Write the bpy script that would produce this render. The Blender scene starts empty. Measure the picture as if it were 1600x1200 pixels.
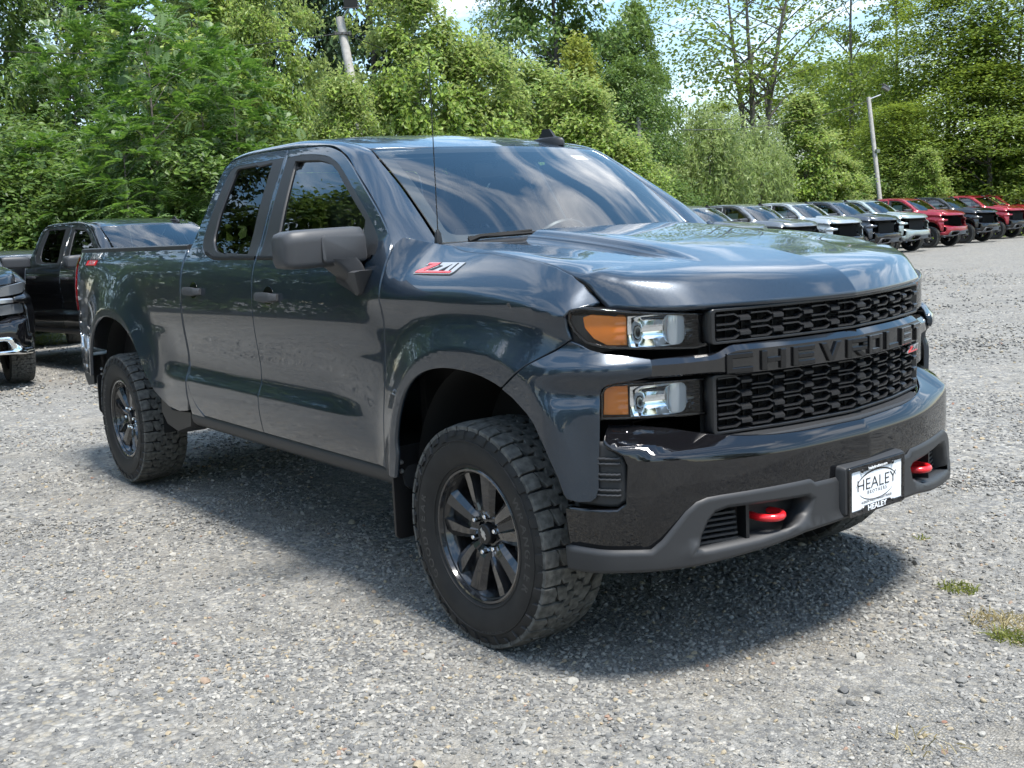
import bpy, math, random
import numpy as np
from mathutils import Vector, Matrix
from mathutils.geometry import delaunay_2d_cdt

# ------------------------------------------------------------------ camera, sky, sun, exposure
sc = bpy.context.scene
COL = sc.collection
CAM = np.array((2.99505, -3.09827, 1.48583))
FWD = np.array((-0.78293233, 0.60419385, -0.14821189))
RGT = np.array((0.61613705, 0.78601752, -0.05051329))
UPV = np.array((-0.08597732, 0.13086732, 0.98766474))
FPX = 1672.53
cam = bpy.data.cameras.new('camera')
cam.sensor_width = 36.0
cam.lens = FPX / 1600 * 36.0
cam.clip_start = 0.05
cam.clip_end = 3000
camo = bpy.data.objects.new('camera', cam)
COL.objects.link(camo)
camo.matrix_world = Matrix(((RGT[0], UPV[0], -FWD[0], CAM[0]), (RGT[1], UPV[1], -FWD[1], CAM[1]),
                            (RGT[2], UPV[2], -FWD[2], CAM[2]), (0, 0, 0, 1)))
sc.camera = camo
SUN_EL, SUN_AZ = math.radians(69), math.radians(2)     # azimuth: direction towards the sun, from +x counter-clockwise
world = bpy.data.worlds.new('World')
sc.world = world
world.use_nodes = True


def build_sky():
    nt = world.node_tree
    nt.nodes.clear()
    N, L = nt.nodes.new, nt.links.new
    out = N('ShaderNodeOutputWorld')
    bg = N('ShaderNodeBackground')
    bg.inputs['Strength'].default_value = 0.15
    sky = N('ShaderNodeTexSky')
    sky.sky_type = 'NISHITA'
    sky.sun_disc = False
    sky.sun_elevation = SUN_EL
    sky.sun_rotation = math.radians(90) - SUN_AZ
    sky.air_density = 1.0
    sky.dust_density = 0.15
    sky.ozone_density = 1.2
    # thin broken cloud on a flat layer high above: direction divided by its height
    tc = N('ShaderNodeTexCoord')
    sep = N('ShaderNodeSeparateXYZ')
    L(tc.outputs['Generated'], sep.inputs[0])
    mx = N('ShaderNodeMath'); mx.operation = 'MAXIMUM'; mx.inputs[1].default_value = 0.0
    L(sep.outputs['Z'], mx.inputs[0])
    ad = N('ShaderNodeMath'); ad.operation = 'ADD'; ad.inputs[1].default_value = 0.12
    L(mx.outputs[0], ad.inputs[0])
    dv = N('ShaderNodeVectorMath'); dv.operation = 'DIVIDE'
    L(tc.outputs['Generated'], dv.inputs[0])
    cb = N('ShaderNodeCombineXYZ')
    for k in range(3):
        L(ad.outputs[0], cb.inputs[k])
    L(cb.outputs[0], dv.inputs[1])
    mp = N('ShaderNodeMapping')
    mp.inputs['Rotation'].default_value = (0, 0, 0.6)
    mp.inputs['Scale'].default_value = (1.0, 2.1, 0.0)
    mp.inputs['Location'].default_value = (3.1, 0.4, 0)
    L(dv.outputs[0], mp.inputs[0])
    n1 = N('ShaderNodeTexNoise')
    n1.inputs['Scale'].default_value = 1.5
    n1.inputs['Detail'].default_value = 9
    n1.inputs['Roughness'].default_value = 0.56
    n1.inputs['Distortion'].default_value = 0.5
    L(mp.outputs[0], n1.inputs['Vector'])
    rp = N('ShaderNodeValToRGB')
    rp.color_ramp.elements[0].position = 0.485
    rp.color_ramp.elements[0].color = (0, 0, 0, 1)
    rp.color_ramp.elements[1].position = 0.70
    rp.color_ramp.elements[1].color = (0.92, 0.92, 0.92, 1)
    L(n1.outputs['Fac'], rp.inputs[0])
    mix = N('ShaderNodeMix'); mix.data_type = 'RGBA'
    fd_ = N('ShaderNodeMapRange'); fd_.inputs['From Min'].default_value = .05; fd_.inputs['From Max'].default_value = .42
    fd_.inputs['To Min'].default_value = .04
    L(sep.outputs['Z'], fd_.inputs[0])
    mf = N('ShaderNodeMath'); mf.operation = 'MULTIPLY'
    L(rp.outputs[0], mf.inputs[0]); L(fd_.outputs[0], mf.inputs[1])
    L(mf.outputs[0], mix.inputs[0])
    gm = N('ShaderNodeGamma'); gm.inputs[1].default_value = .36
    L(sky.outputs[0], gm.inputs[0])
    hs = N('ShaderNodeHueSaturation'); hs.inputs['Saturation'].default_value = 2.3; hs.inputs['Value'].default_value = 1.3
    L(gm.outputs[0], hs.inputs['Color'])
    L(hs.outputs[0], mix.inputs[6])
    mix.inputs[7].default_value = (5.5, 5.6, 5.75, 1)
    L(mix.outputs[2], bg.inputs['Color'])
    L(bg.outputs[0], out.inputs['Surface'])


build_sky()
sun = bpy.data.lights.new('sun', 'SUN')
sun.energy = 2.05
sun.angle = math.radians(14)
sun.color = (1.0, 0.96, 0.90)
suno = bpy.data.objects.new('sun', sun)
COL.objects.link(suno)
sd = Vector((math.cos(SUN_EL) * math.cos(SUN_AZ), math.cos(SUN_EL) * math.sin(SUN_AZ), math.sin(SUN_EL)))
suno.rotation_euler = sd.to_track_quat('Z', 'Y').to_euler()
suno.location = (0, 0, 30)
sc.render.engine = 'CYCLES'
sc.cycles.use_denoising = True
sc.cycles.max_bounces = 7
sc.cycles.diffuse_bounces = 3
sc.cycles.transparent_max_bounces = 14
sc.cycles.glossy_bounces = 4
sc.cycles.transmission_bounces = 4
sc.cycles.use_adaptive_sampling = True
sc.cycles.adaptive_threshold = 0.02
sc.cycles.caustics_reflective = False
sc.cycles.caustics_refractive = False
sc.view_settings.view_transform = 'Standard'
sc.view_settings.look = 'None'
sc.view_settings.exposure = 1.95
sc.view_settings.gamma = 1.0
sc.view_settings.use_curve_mapping = False

# ------------------------------------------------------------------ helpers
R = math.radians
PI = math.pi
rng = np.random.default_rng(7)


def pchip(xs, ys):
    """monotone cubic through the points, flat outside them, for numpy arrays"""
    x = np.asarray(xs, float); y = np.asarray(ys, float)
    h = np.diff(x); d = np.diff(y) / h
    m = np.zeros_like(y)
    m[0], m[-1] = d[0], d[-1]
    for i in range(1, len(x) - 1):
        if d[i - 1] * d[i] > 0:
            w1, w2 = 2 * h[i] + h[i - 1], h[i] + 2 * h[i - 1]
            m[i] = (w1 + w2) / (w1 / d[i - 1] + w2 / d[i])

    def f(t):
        t = np.clip(np.asarray(t, float), x[0], x[-1])
        i = np.clip(np.searchsorted(x, t) - 1, 0, len(x) - 2)
        s = (t - x[i]) / h[i]
        s2, s3 = s * s, s * s * s
        return (2 * s3 - 3 * s2 + 1) * y[i] + (s3 - 2 * s2 + s) * h[i] * m[i] + (-2 * s3 + 3 * s2) * y[i + 1] + (s3 - s2) * h[i] * m[i + 1]
    return f


def sstep(a, b, t):
    t = np.clip((np.asarray(t, float) - a) / (b - a), 0, 1)
    return t * t * (3 - 2 * t)


def curve(pts, n=8, closed=False):
    """Catmull-Rom through 2-D/3-D points"""
    p = [np.asarray(q, float) for q in pts]
    out = []
    m = len(p)
    for i in range(m if closed else m - 1):
        a = p[(i - 1) % m] if closed or i > 0 else 2 * p[0] - p[1]
        b, c = p[i], p[(i + 1) % m]
        d = p[(i + 2) % m] if closed or i + 2 < m else 2 * p[-1] - p[-2]
        for k in range(n):
            t = k / n
            out.append(0.5 * (2 * b + (c - a) * t + (2 * a - 5 * b + 4 * c - d) * t * t + (3 * b - a - 3 * c + d) * t ** 3))
    if not closed:
        out.append(p[-1])
    return [tuple(q) for q in out]


def round_poly(pts, r=0.02, n=4):
    """closed polygon with its corners rounded"""
    out = []
    m = len(pts)
    for i in range(m):
        a, b, c = (np.asarray(pts[(i + k) % m], float) for k in (-1, 0, 1))
        u, v = a - b, c - b
        lu, lv = np.linalg.norm(u), np.linalg.norm(v)
        k = min(r, lu * .45, lv * .45)
        p0, p1 = b + u / lu * k, b + v / lv * k
        for j in range(n + 1):
            t = j / n
            out.append(tuple((1 - t) ** 2 * p0 + 2 * t * (1 - t) * b + t * t * p1))
    return out


def resample(poly, step):
    out = []
    m = len(poly)
    for i in range(m):
        a, b = np.asarray(poly[i], float), np.asarray(poly[(i + 1) % m], float)
        L = np.linalg.norm(b - a)
        if L < 1e-5:
            continue
        k = max(1, int(math.ceil(L / step)))
        for j in range(k):
            out.append(a + (b - a) * j / k)
    return np.array(out)


def area2(p):
    return 0.5 * np.sum(p[:, 0] * np.roll(p[:, 1], -1) - np.roll(p[:, 0], -1) * p[:, 1])


def inset(p, d):
    """move a closed loop to the left of its direction by d"""
    e = np.roll(p, -1, 0) - p
    e /= np.linalg.norm(e, axis=1)[:, None] + 1e-12
    n = np.stack([-e[:, 1], e[:, 0]], 1)
    v = n + np.roll(n, 1, 0)
    v /= np.maximum((v * v).sum(1) / 2, 0.5)[:, None]
    return p + v * d


def inside(pts, poly):
    x, y = pts[:, 0], pts[:, 1]
    c = np.zeros(len(pts), bool)
    j = len(poly) - 1
    for i in range(len(poly)):
        xi, yi = poly[i]; xj, yj = poly[j]
        if yi != yj:
            c ^= ((yi > y) != (yj > y)) & (x < (xj - xi) * (y - yi) / (yj - yi) + xi)
        j = i
    return c


def link(name, me, parent=None, mats=(), loc=None):
    for m in mats:
        if m is not None:
            me.materials.append(m)
    o = bpy.data.objects.new(name, me)
    COL.objects.link(o)
    if parent is not None:
        o.parent = parent
    if loc is not None:
        o.location = loc
    return o


def sheet(name, outline, fn, mat, parent=None, holes=(), res=0.04, th=0.02, out=(0, -1, 0), edge=0.0018, mirror=False, rim=True, vals=None):
    """a curved panel: the outline (in u,v) meshed finely, carried by fn(u,v)->x,y,z, with true normals, a soft edge and a flange"""
    loops = []
    P0 = resample(outline, res)
    if area2(P0) < 0:
        P0 = P0[::-1]
    loops.append(P0)
    for h in holes:
        q = resample(h, res)
        if area2(q) > 0:
            q = q[::-1]
        loops.append(q)
    ins = [inset(q, edge) for q in loops] if rim else loops
    allb = np.concatenate(ins)
    edges = []
    k = 0
    for q in ins:
        n = len(q)
        edges += [(k + i, k + (i + 1) % n) for i in range(n)]
        k += n
    nb = k
    lo, hi = allb.min(0), allb.max(0)
    gx = np.arange(lo[0] + res * .5, hi[0], res)
    gy = np.arange(lo[1] + res * .5, hi[1], res)
    G = np.stack(np.meshgrid(gx, gy), -1).reshape(-1, 2)
    ok = inside(G, ins[0])
    for q in ins[1:]:
        ok &= ~inside(G, q)
    G = G[ok]
    if len(G):
        keep = np.ones(len(G), bool)
        for s in range(0, len(allb), 200):
            d = ((G[:, None, :] - allb[None, s:s + 200, :]) ** 2).sum(-1).min(1)
            keep &= d > (res * .45) ** 2
        G = G[keep]
    pts = np.concatenate([allb, G]) if len(G) else allb
    V, E_, F, ov, oe, of = delaunay_2d_cdt([Vector(p) for p in pts], edges, [], 0, 1e-7)
    UV = np.array([tuple(v) for v in V])
    F = np.array([tuple(f) for f in F if len(f) == 3])
    cen = UV[F].mean(1)
    ok = inside(cen, ins[0])
    for q in ins[1:]:
        ok &= ~inside(cen, q)
    F = F[ok]
    e = 1e-4
    out = np.asarray(out, float)

    def pn(uv):
        u, v = uv[:, 0], uv[:, 1]
        p = fn(u, v)
        du = fn(u + e, v) - fn(u - e, v)
        dv = fn(u, v + e) - fn(u, v - e)
        n = np.cross(du, dv)
        n /= np.linalg.norm(n, axis=1)[:, None] + 1e-12
        n[(n @ out) < 0] *= -1
        return p, n
    P, Nn = pn(UV)
    fn_ = np.cross(P[F[:, 1]] - P[F[:, 0]], P[F[:, 2]] - P[F[:, 0]])
    flip = (fn_ * Nn[F[:, 0]]).sum(1) < 0
    F[flip] = F[flip][:, ::-1]
    verts, norms = [P], [Nn]
    faces = [tuple(f) for f in F]
    if rim:
        inv = {}
        for i, o in enumerate(ov):
            for j in o:
                inv[j] = i
        base = len(P)
        k = 0
        for q0, q1 in zip(loops, ins):
            n = len(q0)
            idx = [inv[k + i] for i in range(n)]
            p0, nn = pn(q0)
            p1, n1 = P[idx], Nn[idx]
            t = p0 - p1
            t /= np.linalg.norm(t, axis=1)[:, None] + 1e-12
            r1 = p0 - nn * edge * .8
            r2 = p0 - nn * th
            m1 = n1 + t
            m1 /= np.linalg.norm(m1, axis=1)[:, None]
            verts += [r1, r2]
            norms += [m1, t]
            for i in range(n):
                j = (i + 1) % n
                a, b = idx[i], idx[j]
                for f in ((a, base + i, base + j, b), (base + i, base + n + i, base + n + j, base + j)):
                    pa, pb, pc = [(np.concatenate(verts))[x] for x in f[:3]] if False else (None, None, None)
                    faces.append(f)
            base += 2 * n
            k += n
    VV = np.concatenate(verts)
    NN = np.concatenate(norms)
    # orient rim quads by their normals
    ff = []
    for f in faces:
        if len(f) == 4:
            a = np.cross(VV[f[1]] - VV[f[0]], VV[f[2]] - VV[f[0]])
            if a @ (NN[f[1]] + NN[f[2]]) < 0:
                f = f[::-1]
        ff.append(f)
    if mirror:
        VV = VV * (1, -1, 1)
        NN = NN * (1, -1, 1)
        ff = [f[::-1] for f in ff]
    me = bpy.data.meshes.new(name)
    me.from_pydata(VV.tolist(), [], [tuple(int(i) for i in f) for f in ff])
    me.polygons.foreach_set('use_smooth', [True] * len(me.polygons))
    me.normals_split_custom_set_from_vertices(NN.tolist())
    return link(name, me, parent, (mat,))


class MB:
    """collects boxes, prisms, tubes and lathes into one mesh"""

    def __init__(self):
        self.v, self.f, self.m = [], [], []

    def add(self, vs, fs, mi=0, M=None):
        k = len(self.v)
        for p in vs:
            p = Vector(p)
            self.v.append(tuple(M @ p) if M is not None else tuple(p))
        for f in fs:
            self.f.append(tuple(i + k for i in f))
            self.m.append(mi)
        return self

    def box(self, c, s, rot=None, mi=0, M=None):
        x, y, z = (a / 2 for a in s)
        vs = [Vector(q) for q in ((-x, -y, -z), (x, -y, -z), (x, y, -z), (-x, y, -z), (-x, -y, z), (x, -y, z), (x, y, z), (-x, y, z))]
        if rot is not None:
            rm = Matrix.Rotation(rot[2], 3, 'Z') @ Matrix.Rotation(rot[1], 3, 'Y') @ Matrix.Rotation(rot[0], 3, 'X')
            vs = [rm @ q for q in vs]
        vs = [q + Vector(c) for q in vs]
        return self.add(vs, [(0, 3, 2, 1), (4, 5, 6, 7), (0, 1, 5, 4), (1, 2, 6, 5), (2, 3, 7, 6), (3, 0, 4, 7)], mi, M)

    def rings(self, rings, closed=True, caps=True, mi=0, M=None):
        """skin a list of equally long rings"""
        n = len(rings[0])
        vs = [p for r in rings for p in r]
        fs = []
        for a in range(len(rings) - 1):
            for i in range(n if closed else n - 1):
                j = (i + 1) % n
                fs.append((a * n + i, a * n + j, (a + 1) * n + j, (a + 1) * n + i))
        if caps:
            fs.append(tuple(range(n))[::-1])
            fs.append(tuple((len(rings) - 1) * n + i for i in range(n)))
        return self.add(vs, fs, mi, M)

    def prism(self, poly, f0, f1, mi=0, M=None, cham=0.0):
        """2-D outline carried to two 3-D ends by f0(p), f1(p); cham shrinks the front end"""
        p = np.array(poly, float)
        if area2(p) < 0:
            p = p[::-1]
        rings = [[f0(q) for q in p]]
        if cham:
            q2 = inset(p, cham)
            rings.append([tuple(np.asarray(f1(q)) + (np.asarray(f0(q)) - np.asarray(f1(q))) * .18) for q in p])
            rings.append([f1(q) for q in q2])
        else:
            rings.append([f1(q) for q in p])
        return self.rings(rings, mi=mi, M=M)

    def tube(self, path, r, n=8, mi=0, M=None, caps=True):
        P = [Vector(p) for p in path]
        rings = []
        up = None
        for i, p in enumerate(P):
            t = (P[min(i + 1, len(P) - 1)] - P[max(i - 1, 0)]).normalized()
            if up is None:
                up = Vector((0, 0, 1)) if abs(t.z) < .9 else Vector((1, 0, 0))
            a = t.cross(up).normalized()
            b = a.cross(t).normalized()
            up = b
            rr = r[i] if hasattr(r, '__len__') else r
            rings.append([p + (a * math.cos(2 * PI * k / n) + b * math.sin(2 * PI * k / n)) * rr for k in range(n)])
        return self.rings(rings, caps=caps, mi=mi, M=M)

    def lathe(self, prof, n=48, axis='y', mi=0, M=None, closed=False):
        """profile of (radius, along) about an axis"""
        rings = []
        for r, a in prof:
            ring = []
            for k in range(n):
                t = 2 * PI * k / n
                c, s = r * math.cos(t), r * math.sin(t)
                ring.append((c, a, s) if axis == 'y' else (c, s, a) if axis == 'z' else (a, c, s))
            rings.append(ring)
        if closed:
            rings.append(rings[0])
        return self.rings(rings, caps=False, mi=mi, M=M)

    def obj(self, name, mats, parent=None, smooth=30, loc=None, recalc=True):
        me = bpy.data.meshes.new(name)
        me.from_pydata(self.v, [], self.f)
        if recalc:
            import bmesh
            bm = bmesh.new(); bm.from_mesh(me)
            bmesh.ops.recalc_face_normals(bm, faces=bm.faces)
            bm.to_mesh(me); bm.free()
        if any(self.m):
            me.polygons.foreach_set('material_index', self.m)
        if smooth is not None:
            me.polygons.foreach_set('use_smooth', [True] * len(me.polygons))
            me.set_sharp_from_angle(angle=R(smooth))
        return link(name, me, parent, mats if isinstance(mats, (list, tuple)) else (mats,), loc)


def mirrored(o, name=None):
    """a copy of a mesh object mirrored to the other side of the truck (y -> -y)"""
    me = o.data.copy()
    n = len(me.vertices)
    co = np.empty(n * 3); me.vertices.foreach_get('co', co)
    co = co.reshape(-1, 3); co[:, 1] *= -1
    me.vertices.foreach_set('co', co.ravel())
    me.flip_normals()
    c = bpy.data.objects.new(name or o.name.split('.')[0], me)
    COL.objects.link(c)
    c.parent = o.parent
    c.location = (o.location[0], -o.location[1], o.location[2])
    return c


def text_mesh(s, size, extrude=0.0, offset=0.0, spacing=1.0, align='CENTER', shear=0.0):
    cu = bpy.data.curves.new('txt', 'FONT')
    cu.body = s
    cu.size = size
    cu.extrude = extrude
    cu.offset = offset
    cu.space_character = spacing
    cu.align_x = align
    cu.align_y = 'CENTER'
    cu.shear = shear
    cu.resolution_u = 3
    o = bpy.data.objects.new('txt', cu)
    COL.objects.link(o)
    bpy.context.view_layer.update()
    dg = bpy.context.evaluated_depsgraph_get()
    me = bpy.data.meshes.new_from_object(o.evaluated_get(dg))
    bpy.data.objects.remove(o)
    return me


def mesh_data(me):
    n = len(me.vertices)
    co = np.empty(n * 3); me.vertices.foreach_get('co', co)
    return co.reshape(-1, 3), [tuple(p.vertices) for p in me.polygons]


def empty(name, loc=(0, 0, 0), rz=0.0, parent=None):
    o = bpy.data.objects.new(name, None)
    COL.objects.link(o)
    o.location = loc
    o.rotation_euler = (0, 0, rz)
    o.empty_display_size = .1
    if parent is not None:
        o.parent = parent
    return o


def tag(o, label=None, cat=None, group=None, kind=None):
    if label: o['label'] = label
    if cat: o['category'] = cat
    if group: o['group'] = group
    if kind: o['kind'] = kind
    return o


# ------------------------------------------------------------------ materials
def mat(name, color=(.5, .5, .5), rough=.5, metal=0.0, coat=0.0, coat_rough=.03, spec=.5, trans=0.0, emit=None, bump=None, vary=None, alpha=None, ior=1.5):
    m = bpy.data.materials.new(name)
    m.use_nodes = True
    nt = m.node_tree
    b = nt.nodes['Principled BSDF']
    b.inputs['Base Color'].default_value = (*color, 1)
    b.inputs['Roughness'].default_value = rough
    b.inputs['Metallic'].default_value = metal
    b.inputs['Coat Weight'].default_value = coat
    b.inputs['Coat Roughness'].default_value = coat_rough
    b.inputs['Specular IOR Level'].default_value = spec
    b.inputs['IOR'].default_value = ior
    b.inputs['Transmission Weight'].default_value = trans
    tc = nt.nodes.new('ShaderNodeTexCoord')
    if bump:
        n = nt.nodes.new('ShaderNodeTexNoise')
        n.inputs['Scale'].default_value = bump[0]
        n.inputs['Detail'].default_value = 4
        nt.links.new(tc.outputs['Object'], n.inputs['Vector'])
        bp = nt.nodes.new('ShaderNodeBump')
        bp.inputs['Strength'].default_value = bump[1]
        bp.inputs['Distance'].default_value = bump[2] if len(bump) > 2 else .002
        nt.links.new(n.outputs['Fac'], bp.inputs['Height'])
        nt.links.new(bp.outputs[0], b.inputs['Normal'])
    if vary:
        n = nt.nodes.new('ShaderNodeTexNoise')
        n.inputs['Scale'].default_value = vary[0]
        n.inputs['Detail'].default_value = 6
        nt.links.new(tc.outputs['Object'], n.inputs['Vector'])
        r = nt.nodes.new('ShaderNodeValToRGB')
        r.color_ramp.elements[0].position = .35
        r.color_ramp.elements[1].position = .7
        r.color_ramp.elements[0].color = (*color, 1)
        r.color_ramp.elements[1].color = (*vary[1], 1)
        nt.links.new(n.outputs['Fac'], r.inputs[0])
        nt.links.new(r.outputs[0], b.inputs['Base Color'])
    return m


def paint(name, color, metal=.55, rough=.32):
    m = mat(name, color, rough, metal, 1.0, .012)
    nt = m.node_tree
    b = nt.nodes['Principled BSDF']
    b.inputs['Coat IOR'].default_value = 1.52
    # metallic flake: tiny variation of the base tone
    tc = nt.nodes.new('ShaderNodeTexCoord')
    n = nt.nodes.new('ShaderNodeTexNoise')
    n.inputs['Scale'].default_value = 900
    nt.links.new(tc.outputs['Object'], n.inputs['Vector'])
    mr = nt.nodes.new('ShaderNodeMapRange')
    mr.inputs['From Min'].default_value = .3
    mr.inputs['From Max'].default_value = .7
    mr.inputs['To Min'].default_value = .22
    mr.inputs['To Max'].default_value = .42
    nt.links.new(n.outputs['Fac'], mr.inputs[0])
    nt.links.new(mr.outputs[0], b.inputs['Roughness'])
    return m


def glass(name, tint, refl=1.0, ior=1.52):
    m = bpy.data.materials.new(name)
    m.use_nodes = True
    nt = m.node_tree
    nt.nodes.clear()
    o = nt.nodes.new('ShaderNodeOutputMaterial')
    tr = nt.nodes.new('ShaderNodeBsdfTransparent'); tr.inputs[0].default_value = (*tint, 1)
    gl = nt.nodes.new('ShaderNodeBsdfGlossy'); gl.inputs['Roughness'].default_value = .0
    gl.inputs[0].default_value = (refl, refl, refl, 1)
    fr = nt.nodes.new('ShaderNodeFresnel'); fr.inputs[0].default_value = ior
    mx = nt.nodes.new('ShaderNodeMixShader')
    nt.links.new(fr.outputs[0], mx.inputs[0])
    nt.links.new(tr.outputs[0], mx.inputs[1])
    nt.links.new(gl.outputs[0], mx.inputs[2])
    nt.links.new(mx.outputs[0], o.inputs[0])
    return m


M = {}
M['paint'] = paint('shadow grey metallic paint', (.009, .0185, .032), .4)
M['gloss'] = mat('gloss black', (.005, .005, .006), .03, 0, 0, spec=.5, ior=1.62)
M['satin'] = mat('charcoal grained plastic', (.027, .028, .030), .5, 0, spec=.4, bump=(600, .12, .0005))
M['satin2'] = mat('grey grained plastic', (.046, .048, .052), .48, 0, spec=.4, bump=(600, .12, .0005))
M['barblack'] = mat('polished black', (.006, .006, .007), .05, 0, 0, spec=.5, ior=1.75)
M['black'] = mat('black plastic', (.008, .008, .009), .45, bump=(500, .1, .0005))
M['grille'] = mat('grille satin black', (.014, .0145, .016), .33)
M['trim'] = mat('window trim rubber', (.014, .014, .015), .42)
M['void'] = mat('dark liner', (.006, .006, .006), .85)
M['chrome'] = mat('bright chrome', (.86, .87, .88), .04, 1.0)
M['rim'] = mat('gloss black alloy', (.022, .022, .024), .22, .4, 1.0, .04)
M['amber'] = mat('amber lens', (1.0, .25, .003), .25, 0, .6, .05)
M['red'] = mat('red paint', (.62, .012, .018), .28, 0, .6, .05)
M['redlens'] = mat('red tail lens', (.45, .01, .012), .12, 0, 1, .02)
M['white'] = mat('white print', (.78, .80, .82), .4)
M['silver'] = mat('silver trim', (.55, .56, .57), .28, .9)
M['wsglass'] = glass('windshield glass', (.88, .95, .96), 1.0, 2.05)
M['sideglass'] = glass('side glass', (.62, .70, .68), 1.0, 1.9)
M['privacy'] = glass('privacy glass', (.035, .038, .036), 1.0, 1.45)
M['lens'] = glass('lamp lens', (.93, .94, .95), 1.0, 1.4)
M['seat'] = mat('dark cloth seat', (.10, .10, .105), .9, bump=(180, .3, .001))
M['dash'] = mat('dashboard plastic', (.14, .145, .15), .6, bump=(300, .2, .0006))
M['rubber'] = mat('tyre rubber', (.012, .012, .0125), .62, spec=.35, bump=(240, .12, .0006), vary=(14, (.020, .0195, .019)))
M['tread'] = mat('worn dusty tread', (.06, .059, .055), .85, spec=.2, bump=(300, .35, .001), vary=(40, (.14, .136, .125)))
M['steel'] = mat('dull steel', (.16, .155, .15), .5, .8, vary=(30, (.09, .075, .06)))
M['chassis'] = mat('chassis black', (.012, .012, .012), .7, vary=(20, (.03, .027, .024)))
# ------------------------------------------------------------------ the grey pickup in the foreground
# x forward from the front axle, y to the truck's left, z up from the gravel
FX, RX, AXZ = 0.0, -3.745, 0.405
BASIC = []          # parts that the parked pickups share: (object, role)


def arch_s(x, z, xc, zc, a, b, n, r0, r1):
    rho = ((np.abs(x - xc) / a) ** n + (np.abs(z - zc) / b) ** n) ** (1 / n)
    t = np.clip((rho - r0) / (r1 - r0), 0, 1)
    t0 = np.clip(t - .03, 0, 1) + .03 * 0
    k = np.sqrt((t - .03) ** 2 + .0004) * .5 + (t - .03) * .5
    k = np.clip(k, 0, 1)
    return np.clip((1 - k) ** 2 * (1 + .35 * k), 0, 1)


D_ = pchip([.40, .45, .50, .56, .62, .68, .735, .775, .815, .87, .95, 1.04, 1.12, 1.18, 1.24, 1.30, 1.36, 1.41, 1.44, 1.60, 1.75, 1.90, 2.0],
           [.90, .93, .957, .976, .986, .991, .990, .974, .9625, .961, .967, .9755, .9785, .9765, .9715, .963, .946, .922, .906, .838, .768, .690, .62])
F_ = pchip([.40, .45, .50, .56, .62, .74, .86, .95, 1.05, 1.12, 1.16, 1.20, 1.225, 1.24],
           [.90, .93, .957, .976, .986, .990, .985, .980, .974, .971, .973, .981, .9865, .987])
PLAN = pchip([-5.0, -4.86, -4.7, -4.45, -4.2, -3.9, -2.6, -1.2, -.5, .15, .36, .45, .52, .58, .65],
             [-.18, -.125, -.060, -.020, -.004, 0, 0, 0, 0, 0, -.002, -.012, -.030, -.058, -.10])
GAPZ = pchip([-.60, -.54, -.48, -.40, 0, .20, .33, .42, .48, .525, .56, .60], [1.462, 1.458, 1.442, 1.425, 1.392, 1.368, 1.346, 1.318, 1.284, 1.240, 1.208, 1.19])
GAPY = pchip([-.60, -.54, -.48, -.40, 0, .20, .33, .42, .48, .525, .56, .60], [.895, .880, .832, .803, .842, .855, .858, .856, .850, .840, .828, .81])
SHZ = pchip([-.6, 0, .3, .53, .6], [1.226, 1.236, 1.222, 1.185, 1.17])


def side_w(x, z):
    x = np.asarray(x, float); z = np.asarray(z, float)
    d = D_(z)
    # the pressed band low on the doors runs out before the front edge
    soft = pchip([.62, .80, 1.04], [.986, .980, .9755])(z)
    k = sstep(-1.05, -.62, x) * sstep(.62, .70, z) * (1 - sstep(.98, 1.04, z))
    k2 = sstep(-2.75, -3.0, x) * sstep(.62, .70, z) * (1 - sstep(.98, 1.04, z))
    d = d + (soft - d) * np.maximum(k, k2)
    f = F_(z)
    zs, zg, yg = SHZ(x), GAPZ(x), GAPY(x)
    t = np.clip((z - zs) / np.maximum(zg - zs, .02), 0, 1.25)
    up = .987 + PLAN(x) * 0 - (.987 + np.minimum(PLAN(x), 0) - yg) * np.clip(t, 0, 1.25) ** 1.55
    f = np.where(z > zs, up, f)
    kf = sstep(-.72, -.52, x) * (1 - 0 * z)
    kf = np.where(z > 1.47, 0, kf)
    w = d + (f - d) * kf + PLAN(x)
    s = arch_s(x, z, .035, .45, .475, .55, 2.5, 1.12, 1.46)
    w = w + (1.022 + PLAN(x) * .6 - w) * s
    s = arch_s(x, z, -3.70, .45, .50, .60, 2.4, 1.06, 1.52)
    w = w + (1.028 + PLAN(x) - w) * s
    return w


def fs(u, v, off=0.0):
    return np.stack([u, -(side_w(u, v) + off), v], -1)


def fso(off):
    return lambda u, v: fs(u, v, off)


class Plan:
    """plan-view line of the front end; s runs from the middle outwards along the truck's right side"""

    def __init__(self, pts):
        p = np.array(pts, float)
        s = np.concatenate([[0], np.cumsum(np.linalg.norm(np.diff(p, axis=0), axis=1))])
        self.s, self.p = s, p
        self.fx, self.fy = pchip(s, p[:, 0]), pchip(s, p[:, 1])
        ss = np.linspace(0, s[-1], 800)
        self.ss, self.xs, self.ys = ss, self.fx(ss), self.fy(ss)

    def sy(self, y): return float(np.interp(y, self.ys, self.ss))
    def sx(self, x): return float(np.interp(-x, -self.xs, self.ss))

    def at(self, s, off=0.0):
        """works for negative s too (the other side)"""
        s = np.asarray(s, float)
        a = np.abs(s)
        e = 1e-3
        x, y = self.fx(a), self.fy(a)
        dx, dy = self.fx(a + e) - self.fx(np.maximum(a - e, 0)), self.fy(a + e) - self.fy(np.maximum(a - e, 0))
        l = np.hypot(dx, dy) + 1e-12
        nx, ny = dy / l, -dx / l
        x, y = x + nx * off, y + ny * off
        return x, np.where(s < 0, y, -y)

    def fn(self, off=0.0, offf=None):
        def f(s, z):
            o = off + (offf(s, z) if offf else 0)
            x, y = self.at(s, o)
            return np.stack([x, y, z], -1)
        return f

    def conv(self, poly):
        return [(self.sy(y), z) for y, z in poly]


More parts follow.
